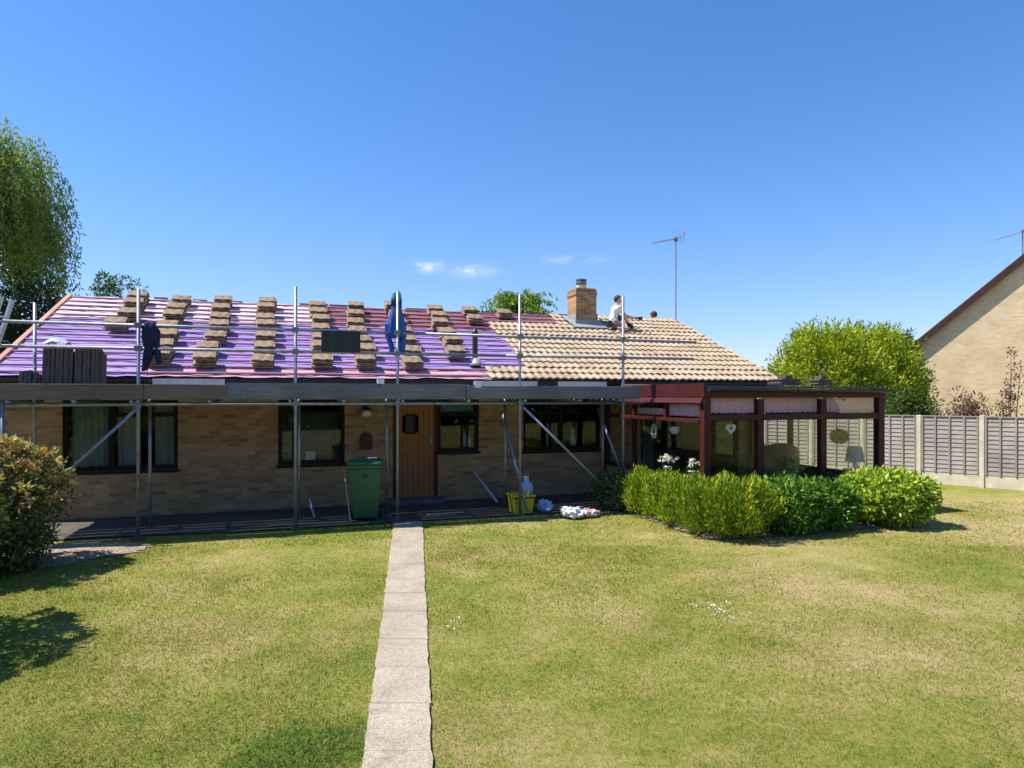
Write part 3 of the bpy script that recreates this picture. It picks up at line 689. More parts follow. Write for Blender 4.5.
def potted(name, v, label, n, seed):
    t_ = thing(name, house(CU0+.06, v, .72), label, 'potted plant', 'potted plants on the conservatory sill')
    m = MB(); m.lathe([(.045,0),(.065,.10),(.07,.10),(.07,.125),(.06,.125),(.055,.05)], 16); m.build('pot', M['white_paint'], t_, smooth=True)
    r = np.random.default_rng(seed); k = n*6; ce = r.normal(size=(n, 3))*[.05,.06,.035]+[0,0,.26]
    P = np.repeat(ce, 6, 0); D = r.normal(size=(k, 3)); 
    leaf_mesh('flower', P, D, unit(k), .045, .04, M['petal'], t_)
    k = 40; P = r.normal(size=(k, 3))*[.03,.03,.03]+[0,0,.14]; D = r.normal(size=(k, 3))+[0,0,.6]
    leaf_mesh('leaves', P, D, unit(k), .10, .03, M['leaf_dark'], t_)
M['petal'] = foliage('white_petal', (.75,.73,.70), (.82,.8,.76), .3)
M['leaf_dark'] = foliage('dark_leaf', (.02,.045,.012), (.05,.10,.025), .25)
potted('potted_flower', -2.48, 'potted plant with white blooms on the left conservatory sill', 22, 3)
potted('potted_flower', -3.25, 'white pot of paler flowers on the sill nearest the conservatory corner post', 12, 4)
# wicker chair, rounded high back
wc = thing('wicker_chair', house(6.62, -2.35, .03, R(-20)), 'round backed wicker armchair inside the conservatory', 'chair')
m = MB(); n_ = 22
for j, rr_ in ((0, .44), (1, .49)):
    for i in range(n_+1):
        a = math.pi*(-.12+1.24*i/n_); top = .78+.42*math.sin(max(0, min(math.pi, a)))**.7
        for wv in (.28, top): m.v.append((rr_*math.cos(a), rr_*.9*math.sin(a)*-1, wv))
N1 = 2*(n_+1)
for i in range(n_):
    m.f += [(2*i, 2*i+2, 2*i+3, 2*i+1), (N1+2*i, N1+2*i+1, N1+2*i+3, N1+2*i+2), (2*i+1, 2*i+3, N1+2*i+3, N1+2*i+1), (2*i, N1+2*i, N1+2*i+2, 2*i+2)]
m.build('backrest', M['wicker'], wc, smooth=False)
m = MB(); m.lathe([(.34,.25),(.42,.30),(.42,.42),(.38,.46)], 20); m.build('seat', M['wicker'], wc)
for x, y in ((.25,.2),(-.25,.2),(.25,-.2),(-.25,-.2)):
    m = MB(); m.tube((x,y,0), (x*.9,y*.9,.27), .022, 8); m.build('leg', M['wicker'], wc)
# side table with lamp, trailing plant
st = thing('side_table', house(7.64, -3.36, .03), 'small white side table under the grey shaded lamp', 'table')
m = MB(); m.lathe([(.20,.70),(.20,.73)], 24); m.build('table_top', M['white_paint'], st)
for i in range(3):
    m = MB(); m.tube((.2*math.cos(i*2.1), .2*math.sin(i*2.1), 0), (.1*math.cos(i*2.1), .1*math.sin(i*2.1), .7), .016, 8); m.build('leg', M['white_paint'], st)
lp = thing('table_lamp', house(7.64, -3.36, .763), 'table lamp with grey drum shade in the conservatory', 'lamp')
m = MB(); m.lathe([(.07,0),(.07,.015),(.02,.03),(.045,.08),(.02,.15),(.01,.18)], 16); m.build('lamp_base', M['white_paint'], lp, smooth=True)
m = MB(); m.lathe([(.17,.14),(.12,.42)], 24, cap=False); m.build('lamp_shade', M['lead'], lp, smooth=True)
hb = thing('hanging_plant', house(7.28, -3.35, 1.38), 'round leafy plant ball hanging in the right conservatory window', 'hanging plant')
k = 1100; P = unit(k)*.12*RNG.uniform(.5, 1, (k, 1))*np.array([1.1,1.1,.9]); leaf_mesh('leaves', P, P+RNG.normal(size=(k,3))*.04, unit(k), .06, .03, M['leaf_dark'], hb)
m = MB(); m.lathe([(.02,-.09),(.07,-.05),(.075,0)], 12); m.tube((0,0,0), (0,0,.68), .003, 5); m.build('pot', M['terracotta'], hb, smooth=True)

# small wall-mounted things and window-sill things
m = MB(); m.lathe([(.085,-.02),(.10,.03),(.075,.09),(.03,.11)], 18); wl = thing('wall_lamp', house(-1.02, -.13, 1.76), 'round white wall lamp on black bracket left of the door', 'wall lamp')
m.build('lamp_globe', M['white_paint'], wl, smooth=True)
m = MB(); m.tube((0,.0,.11), (0,.0,.16), .02, 10); m.tube((0,0,.15), (0,.125,.15), .014, 8); m.lathe([(.12,.10),(.05,.14)], 16); m.box(-.05,.05,.112,.127,.05,.22); m.build('bracket', M['black'], wl)
m = MB(); pl = [(-.12,-.17),(.12,-.17)]+[(.12*math.cos(math.pi*i/14), .05+.12*math.sin(math.pi*i/14)) for i in range(15)]
m.prism(pl, (-.03, -.002)); m.prism([(x*.72, z*.78+.0) for x, z in pl], (-.042, -.0302))
tag(m.build('wall_plaque', M['brown_plaque'], M=house(-1.02, 0, 1.26)), 'arch topped brown plaque on the wall below the lamp', 'plaque')
m = MB(); m.box(-.09,.09,-.003,.003,0,.16,); tag(m.build('notice_card', M['white'], M=house(-2.05, .11, .915)), 'small white card in the corner of the window left of the bin', 'card')
m = MB(); m.lathe([(.05,0),(.07,.06),(.055,.16),(.025,.24),(.03,.33),(.025,.40)], 14); tag(m.build('vase', M['white_paint'], smooth=True, M=house(3.42, .17, 1.06)), 'tall white vase on the sill of the window right of the diagonal brace', 'vase')
for i, (u, h, lab) in enumerate(((1.0,.36,'taller pale bottle on the kitchen sill right of the door'), (1.10,.27,'shorter pale bottle on the kitchen sill right of the door'))):
    m = MB(); m.lathe([(.035,0),(.038,h*.6),(.015,h*.75),(.015,h)], 12); tag(m.build('bottle', M['blueplastic'], smooth=True, M=house(u, .17, 1.09)), lab, 'bottle', 'bottles on the kitchen sill')

# ------------------------------------------------------------------ scaffold
sc = thing('scaffold', HM, 'galvanised tube scaffold with timber toe boards along the bungalow front', 'scaffold')
VO, VI, TR = -2.0, -1.3, .0242
OUT = [(-6.28,2.1), (-4.58,3.73), (-2.35,3.88), (-.725,3.88), (1.45,3.94), (3.5,3.99)]
INN = [(-6.1,3.55), (-4.54,2.2), (-2.28,2.2), (-.80,2.2), (1.40,2.2), (3.42,2.2)]
for u, h in OUT:
    m = MB(); m.tube((u, VO, .03), (u+random.uniform(-.01,.01), VO, h), TR, 12); o = m.build('standard', M['steel'], sc, smooth=False)
    for p in o.data.polygons: p.use_smooth = len(p.vertices) == 4
    m = MB(); m.box(u-.075, u+.075, VO-.075, VO+.075, .012, .026); m.tube((u, VO, .02), (u, VO, .09), .018, 8); m.build('base_plate', M['coupler'], sc)
for u, h in INN:
    m = MB(); m.tube((u, VI, .03), (u, VI, h), TR, 12); o = m.build('standard', M['steel'], sc)
    for p in o.data.polygons: p.use_smooth = len(p.vertices) == 4
    m = MB(); m.box(u-.075, u+.075, VI-.075, VI+.075, .023, .036); m.build('base_plate', M['coupler'], sc)
def tubepart(name, a, b, mat='steel'):
    m = MB(); m.tube(a, b, TR, 12); o = m.build(name, M[mat], sc)
    for p in o.data.polygons: p.use_smooth = len(p.vertices) == 4
    return o
vo2 = VO+.05
tubepart('ledger', (-6.9, vo2, 2.01), (3.95, vo2, 2.0)); tubepart('ledger', (-6.9, VI+.05, 2.01), (3.6, VI+.05, 2.0))
tubepart('guard_rail', (-6.9, vo2, 3.195), (-.2, vo2, 3.19)); tubepart('guard_rail', (-.4, vo2-.001, 3.193), (5.12, vo2+.0, 3.18))
tubepart('guard_rail', (-6.9, vo2, 2.845), (1.2, vo2, 2.845)); tubepart('guard_rail', (1.0, vo2+.0, 2.843), (5.06, vo2, 2.855))
for u in (-6.2,-5.4,-4.66,-3.6,-2.43,-1.6,-.64,.5,1.53,2.6,3.42): tubepart('transom', (u, VO-.07, 2.052), (u, -.62, 2.052))
tubepart('brace', (-5.95, VO-.05, .55), (-4.60, VO-.05, 1.93)); tubepart('brace', (1.50, VO-.05, 1.93), (3.3, VO-.05, .25))
tubepart('brace', (1.34, VI, 1.85), (1.55, VO-.1, .10)); tubepart('brace', (3.36, VI+.1, 1.9), (3.62, VO+.25, .6))
for u, h in OUT[1:]:
    for wv in (2.01, 2.845, 3.19):
        m = MB(); m.box(u-.045, u+.045, VO-.042, VO+.085, wv-.042, wv+.042); m.tube((u+.055, VO-.03, wv+.02), (u-.055, VO-.03, wv+.02), .011, 6); m.build('coupler', M['coupler'], sc, bevel=.01)
for u, h in INN:
    m = MB(); m.box(u-.045, u+.045, VI-.042, VI+.085, 1.97, 2.052); m.build('coupler', M['coupler'], sc, bevel=.01)
for a_, b_, mat, dz in ((-6.9,-4.5,'board_brown',0), (-4.49,-3.36,'board_brown',.0), (-3.37,.52,'board_grey',.03), (.46,3.83,'board_grey',.0)):
    m = MB(); off = .04 if mat == 'board_grey' and a_ < 0 else 0
    m.box(a_, b_, VO-.07+off, VO-.032+off, 2.085+dz, 2.31+dz); m.build('toe_board', M[mat], sc, bevel=.006)
r = random.Random(3)
for j in range(6):
    u = -6.9
    for L in (3.9, 3.3, 3.6):
        e = min(u+L+r.uniform(-.1,.1), 3.8); m = MB(); v0 = VO-.025+j*.243; z = 2.078+r.uniform(0,.008)
        m.box(u, e-.01, v0, v0+.225, z, z+.038); m.build('platform_board', M['board_grey'], sc, bevel=.004); u = e

# ladder at the left end
ld = thing('ladder', house(-7.22, -1.8, 0), 'aluminium ladder leaning on the left end of the scaffold', 'ladder')
for v in (-.24, .14):
    m = MB(); m.tube((0, v, 0), (.95, v, 3.54), .034, 8); m.build('rail', M['alu'], ld)
for i in range(13):
    tt = .06+i*.072; m = MB(); m.tube((.95*tt, -.24, 3.54*tt), (.95*tt, .14, 3.54*tt), .014, 8); m.build('rung', M['alu'], ld)
m = MB(); m.box(.74, .86, -.31, -.17, 3.0, 3.10); m.box(.70, .90, -.28, -.20, 2.98, 3.03); m.build('ladder_clamp', M['red_clamp'], ld, bevel=.01)

# hanging things on the scaffold
def cloth(profile, seed, depth=.10, n=26):
    """hanging garment: profile = [(z, left, right, thickness)], folds run downwards"""
    r = random.Random(seed); m = MB(); ph = [r.uniform(0, 6.28) for _ in range(4)]
    rows = []
    for j in range(len(profile)-1):
        for q in range(4):
            t_ = q/4; rows.append(tuple(profile[j][i]*(1-t_)+profile[j+1][i]*t_ for i in range(4)))
    rows.append(profile[-1])
    for j, (z, l, rr_, th) in enumerate(rows):
        for i in range(n):
            a = 2*math.pi*i/n; k = 1+.16*math.sin(5*a+ph[0]+z*2)+.08*math.sin(9*a+ph[1]-z*5)
            m.v.append(((l+rr_)/2+(rr_-l)/2*math.cos(a)*(.9+.1*k), th*math.sin(a)*k, z+.015*math.sin(3*a+ph[2])))
    for j in range(len(rows)-1):
        for i in range(n): m.f.append((j*n+i, j*n+(i+1) % n, (j+1)*n+(i+1) % n, (j+1)*n+i))
    m.f += [tuple(range(n)), tuple(range((len(rows)-1)*n, len(rows)*n))[::-1]]
    return m
bj = thing('hooded_jacket', house(-.735, VO+.10, 2.86) @ Matrix.Diagonal((.82, .85, 1, 1)), 'blue hooded waterproof jacket hung by its hood on a scaffold pole top', 'jacket')
cloth([(.86,-.07,.09,.05),(.70,-.10,.13,.09),(.60,-.14,.17,.10),(.45,-.18,.20,.11),(.30,-.20,.22,.11),(.26,-.12,.20,.10)], 1).build('jacket_body', M['blue'], bj, smooth=True)
m = cloth([(1.05,-.03,.05,.03),(1.01,-.085,.105,.10),(.92,-.09,.115,.11),(.87,-.08,.10,.08)], 2); m.build('hood', M['blue_light'], bj, smooth=True)
cloth([(.86,-.10,.11,.08),(.92,-.095,.12,.098),(.80,-.10,.12,.09)], 3).build('collar', M['navy'], bj, smooth=True)
cloth([(.50,-.23,-.12,.05),(.30,-.22,-.12,.05),(.10,-.14,-.03,.05),(.0,-.13,-.03,.05)], 4).build('sleeve', M['blue'], bj, smooth=True)
cloth([(.50,.12,.22,.05),(.30,.09,.21,.05),(.10,.03,.20,.05),(.0,.03,.18,.05)], 5).build('sleeve', M['blue'], bj, smooth=True)
nj = thing('dark_jacket', house(-4.42, VO+.08, 2.50), 'dark navy jacket draped over the guard rails beside the left pole', 'jacket')
cloth([(.745,-.05,.06,.05),(.70,-.12,.10,.07),(.50,-.13,.10,.09),(.32,-.10,.05,.08),(.15,-.12,.00,.06),(.02,-.13,-.05,.04)], 6).build('jacket_body', M['navy'], nj, smooth=True)
cloth([(.62,.03,.13,.05),(.40,.02,.12,.06),(.20,.05,.15,.05),(.12,.08,.15,.04)], 7).build('sleeve', M['navy'], nj, smooth=True)
m = MB(); m.box(-.31, .31, -.008, .008, 0, .345); m.box(-.31, .31, -.014, -.0085, .32, .345); m.box(-.31, .31, -.014, -.0085, 0, .02)
for x in (-.2, .0, .2): m.box(x-.006, x+.006, -.012, -.0085, .02, .32)
tag(m.build('dark_sheet', M['panel_sheet'], M=house(-1.64, VO+.012, 2.848)), 'dark rectangular sheet fixed between the two guard rails', 'sheet')
# dark tiles standing on the platform
def tile_pack(u, v, L, H_, D_, label, seed, lean):
    r = random.Random(seed); m = MB(); n_ = int(L/.055)
    for i in range(n_):
        x = -L/2+i*.055; h = H_+r.uniform(-.02,.02); dx = r.uniform(-.006,.006)
        Mx = Matrix.Translation((x+dx, 0, 0)) @ Matrix.Rotation(lean, 4, 'X')
        m.box(0, .046, -D_/2, D_/2, 0, h, Mx)
    m.box(-L/2, L/2, -D_/2+.03, D_/2+.02, .02, H_-.06, Matrix.Rotation(lean, 4, 'X'))
    return tag(m.build('tile_pack', M['tile_dark'], M=house(u, v, 2.128), bevel=.004), label, 'tiles', 'dark old tiles on the scaffold platform')
tile_pack(-5.68, -1.68, .38, .72, .28, 'taller left pack of dark tiles standing on the scaffold under a plastic sheet', 1, R(-6))
tile_pack(-5.29, -1.66, .36, .72, .28, 'right pack of dark tiles standing on the scaffold with nothing on top', 2, R(-6))
tile_pack(-6.02, -1.68, .26, .36, .30, 'low heap of dark tiles left of the two tall packs', 3, R(-10))
m = MB(); pts = []
n_ = 12; r = random.Random(8)
for j in range(n_+1):
    for i in range(n_+1):
        x, y = -.16+.32*i/n_, -.16+.32*j/n_; d2 = (x*x+y*y)/.04
        m.v.append((x+r.uniform(-.01,.01), y, max(.004, .15*math.exp(-d2*.9)+r.uniform(-.014,.014))))
for j in range(n_):
    for i in range(n_): a = j*(n_+1)+i; m.f.append((a, a+1, a+n_+2, a+n_+1))
o = m.build('plastic_sheet', M['blueplastic'], M=house(-5.72, -1.64, 2.85)); tag(o, 'crumpled pale plastic sheet on top of the left dark tile pack', 'plastic sheet')
for p in o.data.polygons: p.use_smooth = True
for i, (u, lab) in enumerate(((-1.0, 'small white plastic block on the toe board left of the blue jacket'), (.66, 'small white plastic block on the toe board right of the door'))):
    m = MB(); m.box(-.055, .055, -.04, .04, 0, .07); m.box(-.055, .055, -.055, -.041, -.05, .07)
    tag(m.build('bracket_block', M['white'], M=house(u, VO-.015+(.04 if i == 0 else -.005), 2.343 if i == 0 else 2.325), bevel=.005), lab, 'block', 'white blocks on the toe boards')

# ------------------------------------------------------------------ stacks of tiles loaded out on the roof
def stack_mesh(seed, cnt):
    r = random.Random(seed); m = MB()
    for i in range(cnt):
        h0 = .022+i*.042; dx, dy, rz = r.uniform(-.022,.022), r.uniform(-.03,.03), r.uniform(-.07,.07)
        Mx = Matrix.Translation((dx, dy, h0)) @ Matrix.Rotation(rz, 4, 'Z'); n_ = 12; o = len(m.v); vv = []
        for y in (-.17, .17):
            for top in (0, 1):
                for q in range(n_+1):
                    x = -.185+.37*q/n_; ph = (q/n_*2) % 1.0
                    wv = .009*max(0, math.sin(math.pi*min(1, max(0, (ph-.1)/.8))))
                    vv.append((x, y, wv+(.024 if top else 0)))
        k_ = n_+1; ff = []
        for q in range(n_):
            ff += [(q, 2*k_+q, 2*k_+q+1, q+1), (k_+q, k_+q+1, 3*k_+q+1, 3*k_+q), (q, q+1, k_+q+1, k_+q), (2*k_+q, 3*k_+q, 3*k_+q+1, 2*k_+q+1)]
        ff += [(0, k_, 3*k_, 2*k_), (n_, 2*k_+n_, 3*k_+n_, k_+n_)]
        m.add(vv, ff, Mx)
    return m
protos = []
for q in range(7):
    m = stack_mesh(q, (5, 4, 5, 6, 5, 4, 5)[q]); o = m.build('tile_stack', M['tile_old'])
    protos.append(o.data); bpy.data.objects.remove(o)
ORD = ['first', 'second', 'third', 'fourth', 'fifth', 'sixth', 'seventh']
COLS = {   # rows from the ridge (row 6) to the eave (row 0): position along the roof
 'the leftmost short column by the pole': {6:-5.55, 5:-5.52, 4:-5.55, 3:-5.60},
 'the column right of the navy jacket': {6:-4.72, 5:-4.69, 4:-4.72, 3:-4.71, 2:-4.63, 1:-4.61, 0:-4.55},
 'the second column right of the navy jacket': {6:-3.86, 5:-3.83, 4:-3.80, 3:-3.81, 2:-3.81, 1:-3.83, 0:-3.83},
 'the column just left of a tall pole': {6:-2.89, 5:-2.90, 4:-2.90, 3:-2.91, 2:-2.89, 1:-2.88, 0:-2.88},
 'the column at the dark sheet\'s left': {6:-1.80, 5:-1.76, 4:-1.77, 3:-1.80, 2:-1.83, 1:-1.86, 0:-1.85},
 'the column at the dark sheet\'s right': {6:-.91, 5:-.97, 4:-1.02, 3:-1.01, 2:-.95, 1:-.99, 0:-1.04},
 'the column behind the blue jacket': {6:-.01, 5:0, 4:-.06, 3:-.08, 2:-.03, 1:-.06, 0:-.14},
 'the column between blue jacket and vent': {6:1.06, 5:1.01, 4:.95, 3:.95, 2:.93, 1:.86},
 'the short column above the vent pipe': {6:1.98, 5:1.93},
}
rq = random.Random(21); si = 0
for cname, rows in COLS.items():
    for i, rown in enumerate(sorted(rows, reverse=True)):
        o = bpy.data.objects.new('tile_stack', protos[(si*3+si//7) % 7]); COL.objects.link(o); si += 1
        o.matrix_world = on_roof(rows[rown]+rq.uniform(-.03,.03), .50+.645*rown+rq.uniform(-.035,.035), .042, rq.uniform(-.09,.09))
        tag(o, f'{ORD[i]} tile stack down from the ridge in {cname}', 'tile stack', 'stacks of tiles loaded out on the roof')
o = bpy.data.objects.new('tile_stack', protos[1]); COL.objects.link(o); o.matrix_world = on_roof(2.91, 4.37, .035)
tag(o, 'lone stack of roof tiles at the ridge nearest the laid tiles', 'tile stack', 'stacks of tiles loaded out on the roof')

# ------------------------------------------------------------------ television aerials
def aerial(name, Mx, h, label, boom, lift=.0, s=1.0):
    t_ = thing(name, Mx, label, 'aerial', 'television aerials on the roofs')
    m = MB(); m.tube((0,0,-.1), (0,0,h), .019*s, 8); m.build('mast', M['steel'], t_)
    a, b = Vector((-boom*.78, 0, h-.17-lift)), Vector((boom*.22, 0, h-.02))
    m = MB(); m.tube(a, b, .011*s, 6)
    for i in range(13):
        p = a.lerp(b, .03+i*.062); L = .10+.012*(i % 3)+.06*(i/12); m.tube(p-Vector((.0,L,0)), p+Vector((.0,L,0)), .006*s, 5); m.tube(p+Vector((0,-L,-.02)), p+Vector((0,-L,.04)), .005*s, 5); m.tube(p+Vector((0,L,-.02)), p+Vector((0,L,.04)), .005*s, 5)
    m.build('boom', M['steel'], t_)
    m = MB()
    for i in range(5):
        z = -.14+i*.07; p = b+Vector((-.05+abs(i-2)*.03, 0, z)); m.tube(p-Vector((0,.2,0)), p+Vector((0,.2,0)), .007*s, 5)
    m.tube(b+Vector((0,-.12,-.15)), b+Vector((0,-.12,.15)), .008*s, 5); m.tube(b+Vector((0,.12,-.15)), b+Vector((0,.12,.15)), .008*s, 5); m.build('reflector', M['steel'], t_)
    m = MB(); m.box(-.05,.05,-.04,.04,h-.16,h-.05); m.box(-.3,.03,-.02,.02,.06,.10); m.build('clamp', M['coupler'], t_)
aerial('tv_aerial', house(8.40, 3.95, 4.05), 2.79, 'tall television aerial on a mast at the right end of the bungalow ridge', 1.0, .1)

# ------------------------------------------------------------------ people
def skin(name, joints, bones, mat, parent, sub=2, root=0):
    """joints {name: (pos, radius)}; bones [(a, b)] -> one continuous skinned figure"""
    keys = list(joints); me = bpy.data.meshes.new(name)
    me.from_pydata([joints[k][0] for k in keys], [(keys.index(a), keys.index(b)) for a, b in bones], [])
    o = link(name, me, mat, parent)
    md = o.modifiers.new('skin', 'SKIN'); md.use_smooth_shade = True
    for i, k in enumerate(keys):
        rr_ = joints[k][1]; sv = me.skin_vertices[0].data[i]; sv.radius = rr_ if isinstance(rr_, tuple) else (rr_, rr_); sv.use_root = (i == root)
    ss = o.modifiers.new('sub', 'SUBSURF'); ss.levels = sub; ss.render_levels = sub
    return o
def person(Mx, label, J, hair_col='hair'):
    t_ = thing('person', Mx, label, 'person')
    B = [('pel','waist'),('waist','chest'),('chest','neck'),('neck','jaw'),('jaw','skull'),('skull','crown')]
    for s_ in 'ab':
        B += [('chest','sh'+s_),('sh'+s_,'el'+s_),('el'+s_,'wr'+s_),('wr'+s_,'pa'+s_),('pel','hip'+s_),('hip'+s_,'kn'+s_),('kn'+s_,'an'+s_),('an'+s_,'to'+s_)]
        for f in range(4): B.append(('pa'+s_, f'f{f}'+s_)); B.append((f'f{f}'+s_, f'g{f}'+s_))
        B += [('wr'+s_,'th'+s_),('th'+s_,'ti'+s_)]
    rad = dict(pel=(.13,.10), waist=(.125,.095), chest=(.15,.10), neck=.055, jaw=.072, skull=.09, crown=.06)
    for s_ in 'ab':
        rad.update({'sh'+s_:.062,'el'+s_:.043,'wr'+s_:.030,'pa'+s_:(.038,.018),'hip'+s_:.088,'kn'+s_:.060,'an'+s_:.042,'to'+s_:.035,'th'+s_:.012,'ti'+s_:.009})
        for f in range(4): rad[f'f{f}'+s_] = .0095; rad[f'g{f}'+s_] = .008
        wr, pa = Vector(J['wr'+s_]), Vector(J['pa'+s_]); d_ = (pa-wr).normalized(); side = d_.cross(Vector((0,0,1))).normalized(); dn = side.cross(d_)
        for f in range(4):
            q = pa+side*(f-1.5)*.022+d_*(.045-.006*abs(f-1.3)); J[f'f{f}'+s_] = tuple(q); J[f'g{f}'+s_] = tuple(q+d_*.03+dn*(-.03 if dn.z > 0 else .03))
        J['th'+s_] = tuple(wr+d_*.035-side*.045); J['ti'+s_] = tuple(wr+d_*.075-side*.055)
    body = skin('body', {k: (J[k], rad[k]) for k in rad}, B, M['skin'], t_)
    def grow(names, g): return {k: (J[k], tuple(x+g for x in rad[k]) if isinstance(rad[k], tuple) else rad[k]+g) for k in names}
    mid = lambda a, b, t2: tuple(Vector(J[a]).lerp(Vector(J[b]), t2))
    sj = grow(['waist','chest','sha','shb'], .020); bb = [('waist','chest'),('chest','sha'),('chest','shb')]
    for s_ in 'ab': sj['sl'+s_] = (mid('sh'+s_, 'el'+s_, .55), .070); bb.append(('sh'+s_, 'sl'+s_))
    sj['nk'] = (mid('chest','neck',.72), .075); bb.append(('chest','nk')); sj['hem'] = (mid('waist','pel',.55), (.145,.115)); bb.append(('waist','hem'))
    skin('tshirt', sj, bb, M['shirt'], body)
    hj_ = grow(['pel','hipa','hipb'], .022); hj_['wb'] = (mid('pel','waist',.55), (.14,.108)); bb = [('pel','hipa'),('pel','hipb'),('pel','wb')]
    for s_ in 'ab': hj_['kk'+s_] = (mid('hip'+s_, 'kn'+s_, .78), .088); bb.append(('hip'+s_, 'kk'+s_))
    skin('shorts', hj_, bb, M['shorts'], body)
    for s_ in 'ab':
        skin('boot', {'a': (mid('kn'+s_, 'an'+s_, .82), .052), 'b': (J['an'+s_], .056), 'c': (J['to'+s_], .048)}, [('a','b'),('b','c')], M['boot'], body)
    # head details: facing direction f
    f_ = Vector(J['face']); up = (Vector(J['crown'])-Vector(J['jaw'])).normalized(); sk = Vector(J['skull']); si_ = f_.cross(up).normalized()
    m = MB()
    hm = Matrix.Translation(sk-f_*.018+up*.028)
    bmq = bmesh.new(); bmesh.ops.create_icosphere(bmq, subdivisions=3, radius=.108)
    for v_ in bmq.verts:
        n0 = v_.co.normalized(); 
        v_.co *= 1+.05*math.sin(n0.x*17)*math.sin(n0.y*15+n0.z*13)
    geom = [v_ for v_ in bmq.verts if v_.co.normalized().dot((f_*.85-up*.75).normalized()) > .28]
    bmesh.ops.delete(bmq, geom=geom, context='VERTS')
    me = bpy.data.meshes.new('hair'); bmq.to_mesh(me); bmq.free()
    for p in me.polygons: p.use_smooth = True
    link('hair', me, M['hair'], body, None); bpy.data.objects[-1] if False else None
    h_ = [c for c in COL.objects if c.data == me][0]; h_.matrix_world = hm; h_.parent = body; h_.matrix_parent_inverse = Matrix.Identity(4); h_.matrix_basis = hm
    def ball(nm, p, r_, mat, sx=(1,1,1)):
        b = MB(); b.lathe([(r_*math.sin(math.pi*i/8)+1e-4, -r_*math.cos(math.pi*i/8)) for i in range(9)], 10, Matrix.Translation(p) @ Matrix.Diagonal((*sx, 1)), cap=False); return b.build(nm, mat, body, smooth=True)
    for s_ in (-1, 1):
        ball('eye', sk+f_*.083+si_*.033*s_+up*.002, .012, M['white_paint']); ball('pupil', sk+f_*.092+si_*.033*s_+up*.002, .006, M['hair'])
        ball('ear', sk+si_*.088*s_-up*.005, .028, M['skin'], (.7,.7,1.1))
    ball('nose', sk+f_*.094-up*.028, .017, M['skin'], (1,1,1.4)); ball('mouth', sk+f_*.080-up*.062, .018, M['red_clamp'], (1,1,.4))
    return t_
# kneeling roofer: local frame = bungalow axes, origin on the slope below him
bv = 2.58; base = roof_w(bv)+.08
rw = lambda v: roof_w(v)+.08-base
J = dict(pel=(0,.22,.24), waist=(.03,.21,.38), chest=(.07,.19,.55), neck=(.11,.17,.70), jaw=(.135,.165,.76), skull=(.14,.165,.835), crown=(.135,.17,.905),
    sha=(.09,.01,.60), ela=(.24,-.04,.40), wra=(.46,-.02,.36), paa=(.54,-.01,.35), shb=(.10,.36,.60), elb=(.28,.38,.42), wrb=(.50,.28,.38), pab=(.58,.25,.37),
    hipa=(.0,.12,.22), kna=(.27,-.16,rw(bv-.16)+.09), ana=(-.12,-.14,rw(bv-.14)+.09), toa=(-.24,-.12,rw(bv-.12)+.05),
    hipb=(.02,.33,.22), knb=(.40,.28,.45), anb=(.46,.20,rw(bv+.20)+.10), tob=(.60,.16,rw(bv+.16)+.05), face=tuple(Vector((.93,-.32,-.15)).normalized()))
person(house(5.74, bv, base-.01) @ Matrix.Scale(.98, 4), 'person in white T-shirt and grey shorts kneeling on the tiles right of the chimney', J)
m = MB(); m.box(-.02,.22,-.02,.02,0,.045); m.box(.18,.235,-.055,.055,-.03,.06)
tag(m.build('hand_tool', M['black'], M=house(6.26, bv-.01, base+.31, R(10)), bevel=.005), 'dark hand tool held by the kneeling person on the roof', 'tool')
# second roofer on the far slope, only the head clears the ridge
bv2 = 4.35; bw2 = RIDGE_W-(bv2-RIDGE_V)*math.tan(PITCH)+.06
dz = 4.505-(bw2+.835)
J2 = {k: (p[0]*.8, p[1]*.8, p[2]+dz*min(1, max(0, p[2]/.7))) if k != 'face' else p for k, p in dict(pel=(0,.22,.16), waist=(.0,.18,.28), chest=(-.02,.10,.48), neck=(-.03,.02,.66), jaw=(-.03,-.01,.74), skull=(-.03,-.02,.835), crown=(-.03,-.01,.92),
    sha=(-.20,.10,.55), ela=(-.30,-.05,.36), wra=(-.20,-.22,.28), paa=(-.18,-.29,.27), shb=(.17,.10,.55), elb=(.28,-.05,.36), wrb=(.18,-.22,.28), pab=(.16,-.29,.27),
    hipa=(-.12,.2,.14), kna=(-.16,-.12,.22), ana=(-.17,.0,.0), toa=(-.17,-.14,.02), hipb=(.12,.2,.14), knb=(.16,-.12,.22), anb=(.17,.0,.0), tob=(.17,-.14,.02), face=(0,.82,-.57)).items()}
person(house(7.90, bv2, bw2), 'person behind the ridge with only brown hair showing, right of the kneeling person', J2)

# ------------------------------------------------------------------ things on the ground by the house
bn = thing('wheelie_bin', house(-1.20, -1.62, .022, R(-8)), 'green wheeled rubbish bin standing left of the door', 'wheelie bin')
m = MB(); 
def frus(m, x0,y0, x1,y1, z0, z1, yo=0):
    m.add([(-x0,-y0+yo,z0),(x0,-y0+yo,z0),(x0,y0+yo,z0),(-x0,y0+yo,z0),(-x1,-y1,z1),(x1,-y1,z1),(x1,y1,z1),(-x1,y1,z1)], [(0,3,2,1),(4,5,6,7),(0,1,5,4),(1,2,6,5),(2,3,7,6),(3,0,4,7)])
frus(m, .205,.20, .265,.29, .05, .90, .05); frus(m, .285,.31, .29,.315, .90, .965); m.build('bin_body', M['bin'], bn, bevel=.02)
m = MB(); frus(m, .30,.34, .285,.32, .968, 1.02); frus(m, .24,.26, .20,.22, 1.021, 1.055); m.build('bin_lid', M['bin'], bn, bevel=.015)
